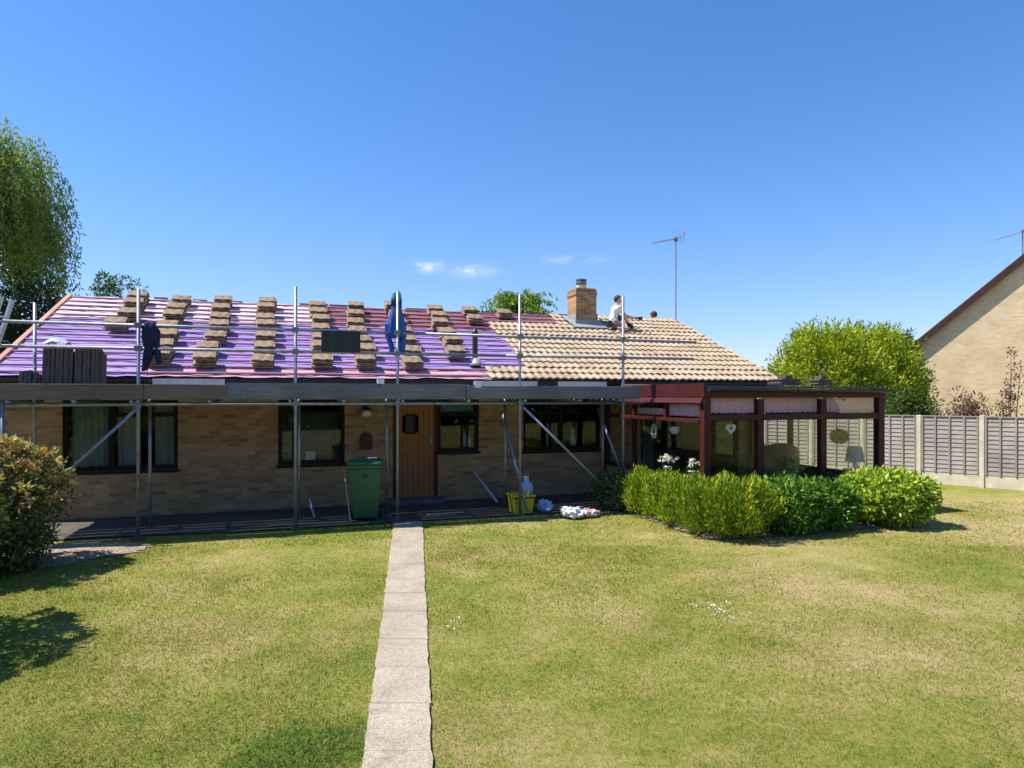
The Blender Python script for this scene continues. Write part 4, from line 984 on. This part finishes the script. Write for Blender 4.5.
m = MB(); m.tube((-.24,.37,.99), (.24,.37,.99), .018, 8); m.tube((-.2,.37,.99), (-.2,.28,.95), .015, 6); m.tube((.2,.37,.99), (.2,.28,.95), .015, 6); m.build('handle', M['bin'], bn)
m = MB(); m.box(-.05,.05,-.285,-.272,.76,.80); m.build('badge', M['black'], bn)
for s_ in (-1, 1):
    m = MB(); m.tube((s_*.20,.26,.10), (s_*.26,.26,.10), .10, 18); m.build('wheel', M['black'], bn)
m = MB(); m.box(-.07,.07,-.05,.05,0,.012); tag(m.build('paper_scrap', M['white'], M=house(-1.10,-1.70,1.078, R(20))), 'white scrap of paper on the green bin lid', 'paper')
def stick(name, a, b, r_, mat, label, cat, square=False):
    m = MB(); m.tube((0,0,0), Vector(b)-Vector(a), r_, 4 if square else 8); return tag(m.build(name, M[mat], M=house(*a)), label, cat)
stick('garden_cane', (-1.47,-1.80,.03), (-1.55,-1.45,.88), .011, 'pinewood', 'pale thin cane leaning against the left side of the bin', 'cane')
stick('timber_strip', (-2.75,-1.72,.04), (-1.52,-1.80,.04), .014, 'pinewood', 'pale thin timber strip lying on the paving left of the bin', 'timber', True)
stick('timber_strip', (-.15,-1.62,.045), (.52,-1.55,.045), .014, 'pinewood', 'pale timber offcut lying on the paving in front of the door', 'timber', True)
stick('short_pipe', (-2.02,-1.2,.03), (-2.10,-1.05,.34), .024, 'steel', 'short steel pipe end standing by the wall left of the bin', 'pipe')
stick('leaning_plank', (1.46,-.62,.03), (1.10,-.12,.62), .03, 'alu', 'short pale plank leaning on the wall left of the yellow tub', 'plank', True)
tb = thing('builders_tub', house(1.56, -1.72, .022), 'yellow square tub standing at the foot of a scaffold pole', 'tub')
m = MB(); a_, b_ = .165, .205
def ring4(m, r0, r1, z0, z1):
    m.add([(-r0,-r0,z0),(r0,-r0,z0),(r0,r0,z0),(-r0,r0,z0),(-r1,-r1,z1),(r1,-r1,z1),(r1,r1,z1),(-r1,r1,z1)], [(0,1,5,4),(1,2,6,5),(2,3,7,6),(3,0,4,7)])
ring4(m, .165,.20, .0,.33); ring4(m, .20,.215, .33,.33); ring4(m, .215,.215, .33,.30); ring4(m, .155,.19, .02,.33); m.add([(-.155,-.155,.02),(.155,-.155,.02),(.155,.155,.02),(-.155,.155,.02)], [(0,1,2,3)]); m.build('tub_body', M['yellow'], tb)
m = MB(); m.box(-.21,.21,-.222,-.214,.27,.29); m.build('rim_band', M['black'], tb)
wcn = thing('water_canister', house(1.80, -1.35, .022), 'pale blue plastic canister behind the yellow tub', 'canister')
m = MB(); m.lathe([(.12,0),(.135,.02),(.135,.40),(.11,.47),(.05,.51),(.05,.55)], 20); m.build('canister_body', M['blueplastic'], wcn, smooth=True)
m = MB(); m.lathe([(.055,.55),(.055,.585)], 14); m.build('cap', M['white'], wcn)
def crumple(name, Mx, sx, sy, sz, mat, label, cat, seed, group=None):
    bmq = bmesh.new(); bmesh.ops.create_icosphere(bmq, subdivisions=4, radius=1); r = np.random.default_rng(seed); dirs = r.normal(size=(14,3)); dirs /= np.linalg.norm(dirs, axis=1)[:, None]; am = r.uniform(-.34,.34, 14); f1 = r.normal(size=(9,3))*4.5; p1 = r.uniform(0, 6.28, 9)
    for v_ in bmq.verts:
        n0 = np.array(v_.co); k_ = 1+sum(a*max(0, float(n0@d_))**5 for a, d_ in zip(am, dirs))+sum(.075*(1-2*abs(math.sin(float(n0@q_)+w_))) for q_, w_ in zip(f1, p1))
        c_ = v_.co*k_; v_.co = Vector((c_.x*sx, c_.y*sy, max(c_.z, -.6)*sz+.6*sz))
    me = bpy.data.meshes.new(name); bmq.to_mesh(me); bmq.free()
    return tag(link(name, me, M[mat], None, Mx), label, cat, group)
crumple('plastic_bag', house(2.02,-1.75,.024), .16,.13,.11, 'blueplastic', 'crumpled pale blue bag on the paving right of the yellow tub', 'bag', 2)
crumple('wrapper', house(2.24,-2.52,.02,.1), .23,.17,.12, 'white', 'white crumpled plastic packaging at the lawn edge', 'packaging', 5)
crumple('wrapper', house(2.56,-2.50,.02,-.1), .20,.15,.10, 'bagred', 'red and white crumpled wrapper beside the white packaging', 'packaging', 6)
r = np.random.default_rng(3)
for (cx, cy, n_, sp, lab) in ((2.03,6.64,46,.085,'scatter of white feathers on the lawn right of the path'), (-.53,6.2,16,.05,'small cluster of white petals on the grass beside the path')):
    P = np.column_stack([r.normal(cx, sp, n_), r.normal(cy, sp*1.5, n_), r.uniform(.03,.06, n_)]); D = r.normal(size=(n_,3))*[1,1,.25]
    o = leaf_mesh('white_feathers', P-np.array([cx,cy,0]), D, unit(n_)*.4+np.array([0,0,1]), .032, .017, M['petal'], M_=world(cx,cy,0)); tag(o, lab, 'feathers')

# ------------------------------------------------------------------ fence on the right
fd = Vector((-.73, .68, 0)).normalized(); fo_ = Vector((10.19, 16.19, 0)); frz = math.atan2(-.68, .73)
F0 = fo_-fd*4.9
fence = thing('panel_fence', Matrix.Translation(F0) @ Matrix.Rotation(math.atan2(fd.y, fd.x), 4, 'Z'), 'weathered grey lap panel fence with concrete posts beyond the conservatory', 'fence')
PW = 1.275; off0 = 4.9+.31-4*PW
for i in range(10):
    x = off0+i*PW; m = MB(); m.box(x-.05, x+.05, -.05, .05, -.02, 1.66+(.015 if i % 2 else 0)); m.build('concrete_post', M['concrete_post'], fence, bevel=.012)
    if i == 9: continue
    m = MB(); m.box(x+.052, x+PW-.052, -.022, .022, .0, .30); m.build('gravel_board', M['concrete_post'], fence, bevel=.008)
    r = random.Random(i); m = MB(); nb = 13; hh = 1.33/nb
    for k in range(nb):
        z = .305+k*hh; t1 = r.uniform(-.004,.004)
        vv = [(x+.055,.022,z),(x+PW-.055,.022,z+t1),(x+PW-.055,.006,z+hh+.02),(x+.055,.006,z+hh+.02),(x+.055,.032,z),(x+PW-.055,.032,z+t1),(x+PW-.055,.012,z+hh+.02),(x+.055,.012,z+hh+.02)]
        m.add(vv, [(0,3,2,1),(4,5,6,7),(0,1,5,4),(1,2,6,5),(2,3,7,6),(3,0,4,7)])
    fp = m.build('fence_panel', M['fence_wood'], fence)
    for q in (0.02, .25, .5, .75, .98):
        m = MB(); xx = x+.055+(PW-.11)*q; m.box(xx-.018, xx+.018, .033, .052, .31, 1.63); m.build('panel_batten', M['fence_batten'], fp)
    m = MB(); m.box(x+.055, x+PW-.055, -.02, .05, 1.632, 1.652); m.build('panel_capping', M['fence_batten'], fp)

# ------------------------------------------------------------------ neighbouring house
na = R(33); NB = Matrix.Translation((18.3, 30.0, 0)) @ Matrix.Rotation(-na, 4, 'Z')
nb_ = thing('neighbour_house', NB, 'pale brick gable ended house with brown bargeboard beyond the fence', 'house')
NW, NE, PT = 8.4, 4.55, .90; NR = NE+PT*NW/2; ND = 9
m = MB(); m.prism([(0,0),(NW,0),(NW,NE),(NW/2,NR),(0,NE)], (0, .25)); m.build('gable_wall', M['brick_pale'], nb_)
m = MB(); m.prism([(0,0),(NW,0),(NW,NE),(NW/2,NR),(0,NE)], (ND-.25, ND)); m.build('gable_wall', M['brick_pale'], nb_)
for x in (0, NW-.25):
    m = MB(); m.box(x, x+.25, .252, ND-.252, 0, NE); m.build('side_wall', M['brick_pale_side'], nb_)
for s_, nm in ((0, 'l'), (1, 'r')):
    X = (lambda x: x) if s_ == 0 else (lambda x: NW-x)
    m = MB(); pr = [(X(-.32), NE-.32*PT+.02), (X(NW/2), NR+.02), (X(NW/2), NR+.20), (X(-.32), NE-.32*PT+.19)]; m.prism(pr, (-.20, ND+.2)); rf = m.build('roof', M['tile_old'], nb_)
    m = MB(); pr = [(X(-.34), NE-.34*PT-.20), (X(NW/2), NR-.20), (X(NW/2), NR+.17), (X(-.34), NE-.34*PT+.15)]; m.prism(pr, (-.235, -.203)); m.build('bargeboard', M['barge'], rf)
    m = MB(); m.tube((X(-.36), -.20, NE-.30), (X(-.36), ND, NE-.30), .06, 10); m.build('gutter', M['gutter'], rf)
m = MB(); m.tube((-.07, -.05, 0), (-.07, -.05, NE-.55), .04, 8); m.tube((-.07,-.05,NE-.55), (-.36,-.1,NE-.32), .04, 8); m.build('downpipe', M['gutter'], nb_)
aw = NB @ Vector((3.75, 1.5, NR-.5*PT)); aerial('tv_aerial', Matrix.Translation(aw) @ Matrix.Rotation(R(12), 4, 'Z'), 1.5, 'television aerial on the neighbouring house roof at the right edge', 1.75, .35, 1.5)

# ------------------------------------------------------------------ vegetation
def crown(clumps, per, rad, L, W, mat, parent, name='crown', droop=0.0, outward=1.0, tintbase=None, flat=.0, up=.2):
    """clumps (n,3) world-local centres, leaves spread through each clump's volume"""
    C_ = np.repeat(clumps, per, 0); k = len(C_); rads = np.repeat(rad if np.ndim(rad) else np.full(len(clumps), rad), per)
    o = unit(k); rr_ = RNG.random((k, 1))**.45; P = C_+o*rr_*rads[:, None]*np.array([1, 1, 1-flat])
    D = o*outward+RNG.normal(size=(k, 3))*.6; D[:, 2] += up-droop
    ct = np.repeat(RNG.random(len(clumps)) if tintbase is None else tintbase, per)
    return leaf_mesh(name, P, D, unit(k)*.6+np.array([0, 0, .8]), L*RNG.uniform(.6, 1.3, k), W*RNG.uniform(.7, 1.2, k), mat, parent, tint=np.clip(.55*ct+.45*RNG.random(k), 0, 1))
def ellipsoid(n, rx, ry, rz, cz, shell=.5, lower=-1.0):
    o = unit(n*3); o = o[o[:, 2] > lower][:n]; r = shell+(1-shell)*RNG.random((len(o), 1))**.6
    bump_ = 1+.13*np.sin(o[:, :1]*5+1)*np.sin(o[:, 1:2]*6+o[:, 2:]*4)
    return o*r*bump_*np.array([rx, ry, rz])+np.array([0, 0, cz])
def trunk(parent, h, r0, limbs=6, spread=1.0, seed=0, name='trunk', start=.35):
    r = random.Random(seed); m = MB()
    pts = [Vector((r.uniform(-.08,.08)*i*.3, r.uniform(-.08,.08)*i*.3, h*i/5)) for i in range(6)]
    m.path(pts, [r0*(1-.14*i) for i in range(6)], 10)
    for i in range(limbs):
        a = r.uniform(0, 6.28); z = h*r.uniform(start, .95); b = Vector((0, 0, z)); ln = spread*r.uniform(.6, 1.0)
        p1 = b+Vector((math.cos(a)*ln*.5, math.sin(a)*ln*.5, ln*.35)); p2 = b+Vector((math.cos(a)*ln, math.sin(a)*ln, ln*.6))
        m.path([b, p1, p2], [r0*.45, r0*.28, r0*.12], 7)
    return m.build(name, M['bark'], parent, smooth=True)
F_willow = foliage('willow_leaf', (.10,.16,.035), (.29,.38,.11), .5)
F_dark = foliage('dark_evergreen_leaf', (.012,.028,.010), (.035,.06,.018), .2)
F_mid = foliage('mid_green_leaf', (.035,.075,.018), (.09,.14,.03), .35)
F_yellow = foliage('golden_conifer_leaf', (.085,.165,.012), (.47,.53,.028), .3)
F_hedgeY = foliage('golden_hedge_leaf', (.03,.085,.008), (.25,.36,.018), .2, extra=(.64,.62,.05))
F_laurel = foliage('laurel_leaf', (.03,.085,.012), (.15,.29,.03), .2, .35)
F_laurelY = foliage('bright_laurel_leaf', (.10,.20,.015), (.40,.52,.05), .22, .35)
F_euo = foliage('variegated_leaf', (.03,.07,.022), (.13,.19,.08), .3, .4, extra=(.38,.42,.26))
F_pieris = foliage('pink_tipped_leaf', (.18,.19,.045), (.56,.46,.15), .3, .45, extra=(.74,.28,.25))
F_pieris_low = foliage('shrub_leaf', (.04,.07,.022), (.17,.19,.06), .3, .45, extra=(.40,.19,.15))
F_copper = foliage('copper_leaf', (.10,.045,.035), (.22,.12,.085), .3)
F_ash = foliage('fresh_green_leaf', (.08,.17,.025), (.26,.38,.06), .45)

# weeping willow at the left edge
wt = thing('willow_tree', world(-18.6, 20.5, 0), 'tall weeping willow with trailing foliage at the left edge', 'tree')
trunk(wt, 7.2, .32, 9, 3.2, 1)
n_ = 2900; o_ = unit(n_*2); o_ = o_[o_[:, 2] > -.25][:n_]; k1 = len(o_)
rr_ = .66+.34*RNG.random((k1, 1)); lob = 1+.11*np.sin(o_[:, :1]*6)*np.cos(o_[:, 1:2]*5+1)
A = o_*rr_*lob*np.array([4.1, 3.8, 3.9])+np.array([0, 0, 8.0])
Ps, Ds, Tt = [], [], []
for i in range(k1):
    L = RNG.uniform(.9, 2.6); q = int(13+L*11); tt = np.linspace(0, 1, q)
    out = o_[i]*np.array([1, 1, 0])*.35; P = A[i]+np.outer(tt*L*.35*(2-tt), out)+np.outer(-(tt**1.25)*L, [0, 0, 1])+RNG.normal(size=(q, 3))*.045
    Ps.append(P); D = RNG.normal(size=(q, 3))*.55+np.array([0, 0, -.8]); Ds.append(D); Tt.append(np.clip(RNG.random()*.6+RNG.random(q)*.4, 0, 1))
P = np.concatenate(Ps); leaf_mesh('crown', P, np.concatenate(Ds), unit(len(P)), .19, .05, F_willow, wt, tint=np.concatenate(Tt))
def tree(name, x, y, label, rx, ry, rz, cz, ncl, per, crad, L, W, mat, th, tr, cat='tree', group=None, lower=-.8, seed=1, **kw):
    t_ = thing(name, world(x, y, 0), label, cat, group)
    trunk(t_, th, tr, 6, min(rx, rz)*.7, seed); crown(ellipsoid(ncl, rx, ry, rz, cz, .45, lower), per, crad, L, W, mat, t_, **kw); return t_
tree('evergreen_tree', -13.7, 19.0, 'dark evergreen tree below the willow, behind the ladder', 2.1, 1.8, 2.5, 2.6, 150, 95, .5, .16, .07, F_dark, 3.4, .16, seed=2)
tree('evergreen_tree', -17.2, 18.0, 'dark evergreen under the willow at the left edge', 2.3, 2.0, 2.4, 2.5, 150, 90, .55, .16, .07, F_dark, 3.4, .16, seed=3)
tree('evergreen_tree', -16.6, 23.5, 'dark rounded tree standing right behind the willow', 1.6, 1.6, 2.4, 3.9, 110, 90, .5, .16, .07, F_dark, 4.5, .16, seed=4)
tree('garden_tree', -20.2, 34, 'sparse leafy treetop above the left end of the roof', 1.6, 1.5, 2.0, 6.2, 42, 60, .45, .2, .10, F_mid, 6.5, .16, seed=5)
# tree with arching sprays behind the ridge
at_ = thing('ash_tree', world(.45, 33, 0), 'bright green treetop with arching sprays showing above the ridge left of the chimney', 'tree')
trunk(at_, 6.3, .2, 8, 1.6, 6)
Ps, Ds = [], []
for i in range(130):
    a = RNG.uniform(0, 2*np.pi); L = RNG.uniform(.8, 2.15); z0 = RNG.uniform(5.4, 6.75); q = 46; tt = np.linspace(.1, 1, q)
    arch = RNG.uniform(.3, .75)
    P = np.column_stack([np.cos(a)*L*tt, np.sin(a)*L*tt, z0+arch*np.sin(tt*2.3)-.35*tt**2])+RNG.normal(size=(q, 3))*.05
    D = RNG.normal(size=(q, 3))*.55+np.array([np.cos(a)*.3, np.sin(a)*.3, -.55]); Ps.append(P); Ds.append(D)
P = np.concatenate(Ps); leaf_mesh('crown', P, np.concatenate(Ds), unit(len(P))*.6+np.array([0,0,.6]), .24, .085, F_ash, at_)
# golden conifers beyond the fence: upswept feathery sprays
def conifer(name, x, y, label, rx, ry, h, mat, n, L, W, seed, bottom=.1, shape=.75):
    t_ = thing(name, world(x, y, 0), label, 'tree'); trunk(t_, h*.8, .14, 5, rx*.6, seed)
    zz = RNG.random(n)**.85; prof = np.sqrt(np.clip(1-zz**2.3, 0, 1))*np.minimum(1, .72+zz*1.4)
    a = RNG.uniform(0, 2*np.pi, n); lobe = 1+.16*np.sin(a*4+seed+zz*5)+.10*np.sin(a*9+zz*13+seed); r_ = (.55+.45*RNG.random(n)**.5)*prof*lobe
    Cc = np.column_stack([np.cos(a)*rx*r_, np.sin(a)*ry*r_, bottom+zz*(h-bottom-.3)]); q = 16
    tb_ = np.clip(.25+.75*RNG.random(n)*(.6+.4*np.sin(a*7+zz*9)), 0, 1)
    ax = np.column_stack([np.cos(a)*.55, np.sin(a)*.55, np.full(n, .9)])+RNG.normal(size=(n, 3))*.22
    t2 = np.linspace(0, 1, q); P = (Cc[:, None, :]+ax[:, None, :]*(t2*.62)[None, :, None]).reshape(-1, 3)+RNG.normal(size=(n*q, 3))*.06
    D = np.repeat(ax, q, 0)+RNG.normal(size=(n*q, 3))*.6; D[:, 2] -= .15
    leaf_mesh('crown', P, D, unit(n*q), L, W, mat, t_, tint=np.clip(np.repeat(tb_, q)+RNG.normal(0, .13, n*q), 0, 1)); return t_
conifer('golden_conifer', 10.75, 23.0, 'golden yellow conifer behind the conservatory roof, left one of the pair', 1.75, 1.7, 4.25, F_yellow, 1700, .17, .05, 1)
conifer('golden_conifer', 12.7, 23.8, 'golden yellow conifer beyond the fence, right one of the pair', 1.4, 1.6, 4.3, F_yellow, 1500, .17, .05, 2)
conifer('dark_conifer', 16.0, 28.0, 'dark green conifer beside the neighbouring house corner', .85, 1.2, 4.4, F_mid, 900, .18, .06, 3)
def shrub(name, M_, label, rx, ry, rz, cz, ncl, per, crad, L, W, mat, cat='shrub', lower=-.7, stem=.5, **kw):
    t_ = thing(name, M_, label, cat); r = random.Random(len(label)); m = MB()
    for i in range(7):
        a = r.uniform(0, 6.28); m.path([Vector((math.cos(a)*.06, math.sin(a)*.06, 0)), Vector((math.cos(a)*rx*.35, math.sin(a)*ry*.35, cz*.7)), Vector((math.cos(a)*rx*.6, math.sin(a)*ry*.6, cz+rz*.4))], [.022*stem*2, .015*stem*2, .006], 6)
    m.build('stems', M['twig'], t_, smooth=True); crown(ellipsoid(ncl, rx, ry, rz, cz, .35, lower), per, crad, L, W, mat, t_, name='foliage', **kw); return t_
shrub('green_shrub', world(12.0, 20.2, 0), 'mid green shrub behind the fence left of the neighbouring wall', .80, .8, 1.15, 1.2, 60, 90, .34, .13, .06, F_mid)
shrub('copper_shrub', world(13.55, 19.9, 0), 'reddish copper shrub behind the fence against the pale gable', .62, .5, 1.05, 1.2, 46, 60, .26, .10, .05, F_copper)
# thin open shrub with separate sprigs
ts = thing('open_shrub', world(14.55, 19.6, 0), 'thin open copper shrub rising tall against the pale gable wall', 'shrub')
m = MB(); cl = []
r = random.Random(31)
for i in range(8):
    h = r.uniform(1.9, 3.0) if i else 3.45; dx, dy = r.uniform(-.35,.95), r.uniform(-.3,.3)
    if i == 0: dx = -.12
    p = [Vector((r.uniform(-.1,.3), 0, 0)), Vector((dx*.7, dy*.7, h*.6)), Vector((dx, dy, h))]; m.path(p, [.02,.013,.005], 6)
    for q in range(7):
        z = r.uniform(.45, 1.0); cl.append((dx*z+r.uniform(-.13,.13), dy*z+r.uniform(-.1,.1), h*z))
    cl.append((dx, dy, h))
m.build('stems', M['twig'], ts, smooth=True); crown(np.array(cl), 15, .12, .085, .05, F_copper, ts, name='foliage')

# unseen trees added behind the viewer to darken and green the window reflections
Pb = np.column_stack([RNG.uniform(-60, 60, 9000), RNG.uniform(-19, -15, 9000), RNG.random(9000)**.8*7]); Pb[:, 2] *= .75+.25*np.sin(Pb[:, 0]*.5)+.1*np.sin(Pb[:, 0]*1.7)
tag(leaf_mesh('unseen_tree_belt', Pb, unit(9000), unit(9000), 1.1, .8, F_mid), 'unseen belt of trees added behind the viewer for the window reflections', 'trees', kind='stuff')
# left foreground shrub with pink tipped leaves, and its neighbour just outside the picture
def pieris(x, y, rx, ry, h, label, seed):
    t_ = thing('flowering_shrub', world(x, y, 0), label, 'shrub', 'shrubs along the left lawn edge'); r = random.Random(seed); m = MB()
    for i in range(9):
        a = r.uniform(0, 6.28); m.path([Vector((math.cos(a)*.08, math.sin(a)*.08, 0)), Vector((math.cos(a)*rx*.4, math.sin(a)*ry*.4, h*.45)), Vector((math.cos(a)*rx*.6, math.sin(a)*ry*.6, h*.8))], [.03,.02,.008], 6)
    m.build('stems', M['twig'], t_, smooth=True)
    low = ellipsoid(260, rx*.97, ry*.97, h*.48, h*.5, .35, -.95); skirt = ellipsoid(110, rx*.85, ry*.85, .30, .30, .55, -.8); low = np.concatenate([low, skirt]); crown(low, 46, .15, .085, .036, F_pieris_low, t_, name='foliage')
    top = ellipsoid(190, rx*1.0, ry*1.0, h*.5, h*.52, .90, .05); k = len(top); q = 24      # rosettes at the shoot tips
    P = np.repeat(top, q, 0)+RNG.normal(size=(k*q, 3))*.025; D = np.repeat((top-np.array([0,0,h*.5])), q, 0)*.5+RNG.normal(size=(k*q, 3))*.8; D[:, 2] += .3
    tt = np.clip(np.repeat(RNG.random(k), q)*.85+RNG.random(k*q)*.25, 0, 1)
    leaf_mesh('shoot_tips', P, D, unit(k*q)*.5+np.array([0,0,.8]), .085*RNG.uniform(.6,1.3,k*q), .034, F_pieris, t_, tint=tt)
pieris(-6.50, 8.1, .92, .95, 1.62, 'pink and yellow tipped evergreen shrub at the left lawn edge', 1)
pieris(-5.42, 5.0, .80, 1.6, 1.9, 'rounded shrub at the near left, outside the picture, shading the lawn', 2)

# hedge round the conservatory (bungalow frame)
def hedge_pts(n, boxes, jit=.07, rnd=.16):
    """points in the outer layer of a clipped hedge made of overlapping boxes (u0,u1,v0,v1,h)"""
    P, O = [], []
    vol = np.array([(b[1]-b[0])*(b[3]-b[2])*b[4] for b in boxes]); cnt = (n*vol/vol.sum()).astype(int)
    for b, c_ in zip(boxes, cnt):
        lo, hi = np.array([b[0], b[2], .05]), np.array([b[1], b[3], b[4]]); ce, hf = (lo+hi)/2, (hi-lo)/2
        q = RNG.uniform(-1, 1, (c_*7, 3)); m4 = (np.abs(q)**3.2).sum(1)**(1/3.2)
        g = q*hf+ce; cln = np.sin(g[:, 0]*11+np.sin(g[:, 2]*9)*1.3)*np.sin(g[:, 1]*10+1)*.5+np.sin(g[:, 0]*23+g[:, 2]*17)*np.sin(g[:, 1]*21+g[:, 2]*11)*.5
        keep = (m4 < .93+.09*cln) & (m4 > .50) & (RNG.random(len(q)) < np.clip(.75+.5*cln, .25, 1)); q = q[keep][:c_]
        und = 1+.06*np.sin(q[:, :1]*7*hf[0]+2)*np.sin(q[:, 1:2]*6*hf[1]+q[:, 2:]*5)
        P.append(ce+q*hf*und+RNG.normal(size=q.shape)*jit*.4); o = np.sign(q)*np.abs(q)**3; O.append(o/np.maximum(np.linalg.norm(o, axis=1, keepdims=True), 1e-6))
    return np.concatenate(P), np.concatenate(O)
def hedge(name, label, boxes, n, L, W, mat, mode, cat='hedge'):
    b0 = boxes[0]; base = Vector(((b0[0]+b0[1])/2, (b0[2]+b0[3])/2, 0)); t_ = thing(name, house(*base), label, cat)
    m = MB(); r = random.Random(n)
    for b in boxes:
        for i in range(max(3, int((b[1]-b[0])*(b[3]-b[2])*5))):
            x, y = r.uniform(b[0]+.2, b[1]-.2), r.uniform(b[2]+.2, b[3]-.2); m.path([Vector((x,y,0))-base, Vector((x+r.uniform(-.1,.1),y+r.uniform(-.1,.1),b[4]*.8))-base], [.02,.008], 6)
    m.build('stems', M['twig'], t_)
    P, O = hedge_pts(n, boxes); k = len(P); P = P-np.array(base)
    cl = .5+.5*np.sin(P[:, 0]*8.3+np.sin(P[:, 1]*5))*np.sin(P[:, 1]*7.1+P[:, 2]*4)
    if mode == 'frond':
        th_ = P[:, 0]*19+P[:, 1]*15; colm = np.sin(th_+np.sin(P[:, 2]*3)*.8)*.6+np.sin(P[:, 0]*9-P[:, 1]*11+1)*.4
        lump = np.sin(P[:, 2]*9+P[:, 0]*13-P[:, 1]*7)
        P = P+O*(.075*colm+.035*lump)[:, None]*np.array([1, 1, .7])
        D = O*.65+RNG.normal(size=(k, 3))*.35+np.array([0, 0, 1.0]); N = O+RNG.normal(size=(k, 3))*.8; tint = np.clip(.45*(.5+.5*colm)+.25*cl+.40*RNG.random(k), 0, 1)
    else:
        D = O*.7+RNG.normal(size=(k, 3))*.65+np.array([0, 0, .25]); N = O*.5+RNG.normal(size=(k, 3))*.6+np.array([0, 0, .6]); tint = np.clip(.4*cl+.6*RNG.random(k), 0, 1)
    leaf_mesh('foliage', P, D, N, L*RNG.uniform(.6, 1.3, k), W*RNG.uniform(.7, 1.2, k), mat, t_, tint=tint); return t_
hedge('conifer_hedge', 'golden green clipped conifer hedge around the near corner of the conservatory', [(3.15,4.05,-5.1,-3.2,.82), (3.2,4.05,-3.7,-2.1,.76), (3.3,4.55,-5.3,-4.0,.87), (3.3,4.0,-2.8,-2.1,.78)], 30000, .085, .022, F_hedgeY, 'frond')
hedge('variegated_shrub', 'small variegated shrub at the left end of the hedge near the wall', [(2.95,3.75,-2.45,-1.4,.76)], 4200, .055, .034, F_euo, 'leaf', 'shrub')
hedge('laurel_hedge', 'dark glossy laurel hedge in front of the conservatory windows', [(4.45,5.5,-5.2,-4.1,.83), (5.3,6.22,-5.05,-4.1,.76)], 11000, .095, .042, F_laurel, 'leaf')
hedge('round_laurel', 'rounded bright green laurel bush at the right end of the hedge', [(6.36,7.68,-5.3,-3.95,.88)], 8000, .105, .045, F_laurelY, 'leaf', 'shrub')
hedge('low_shrub', 'low dark shrub between laurel hedge and conservatory wall', [(6.2,7.5,-4.1,-3.78,.82)], 2500, .07, .03, F_dark, 'leaf', 'shrub')
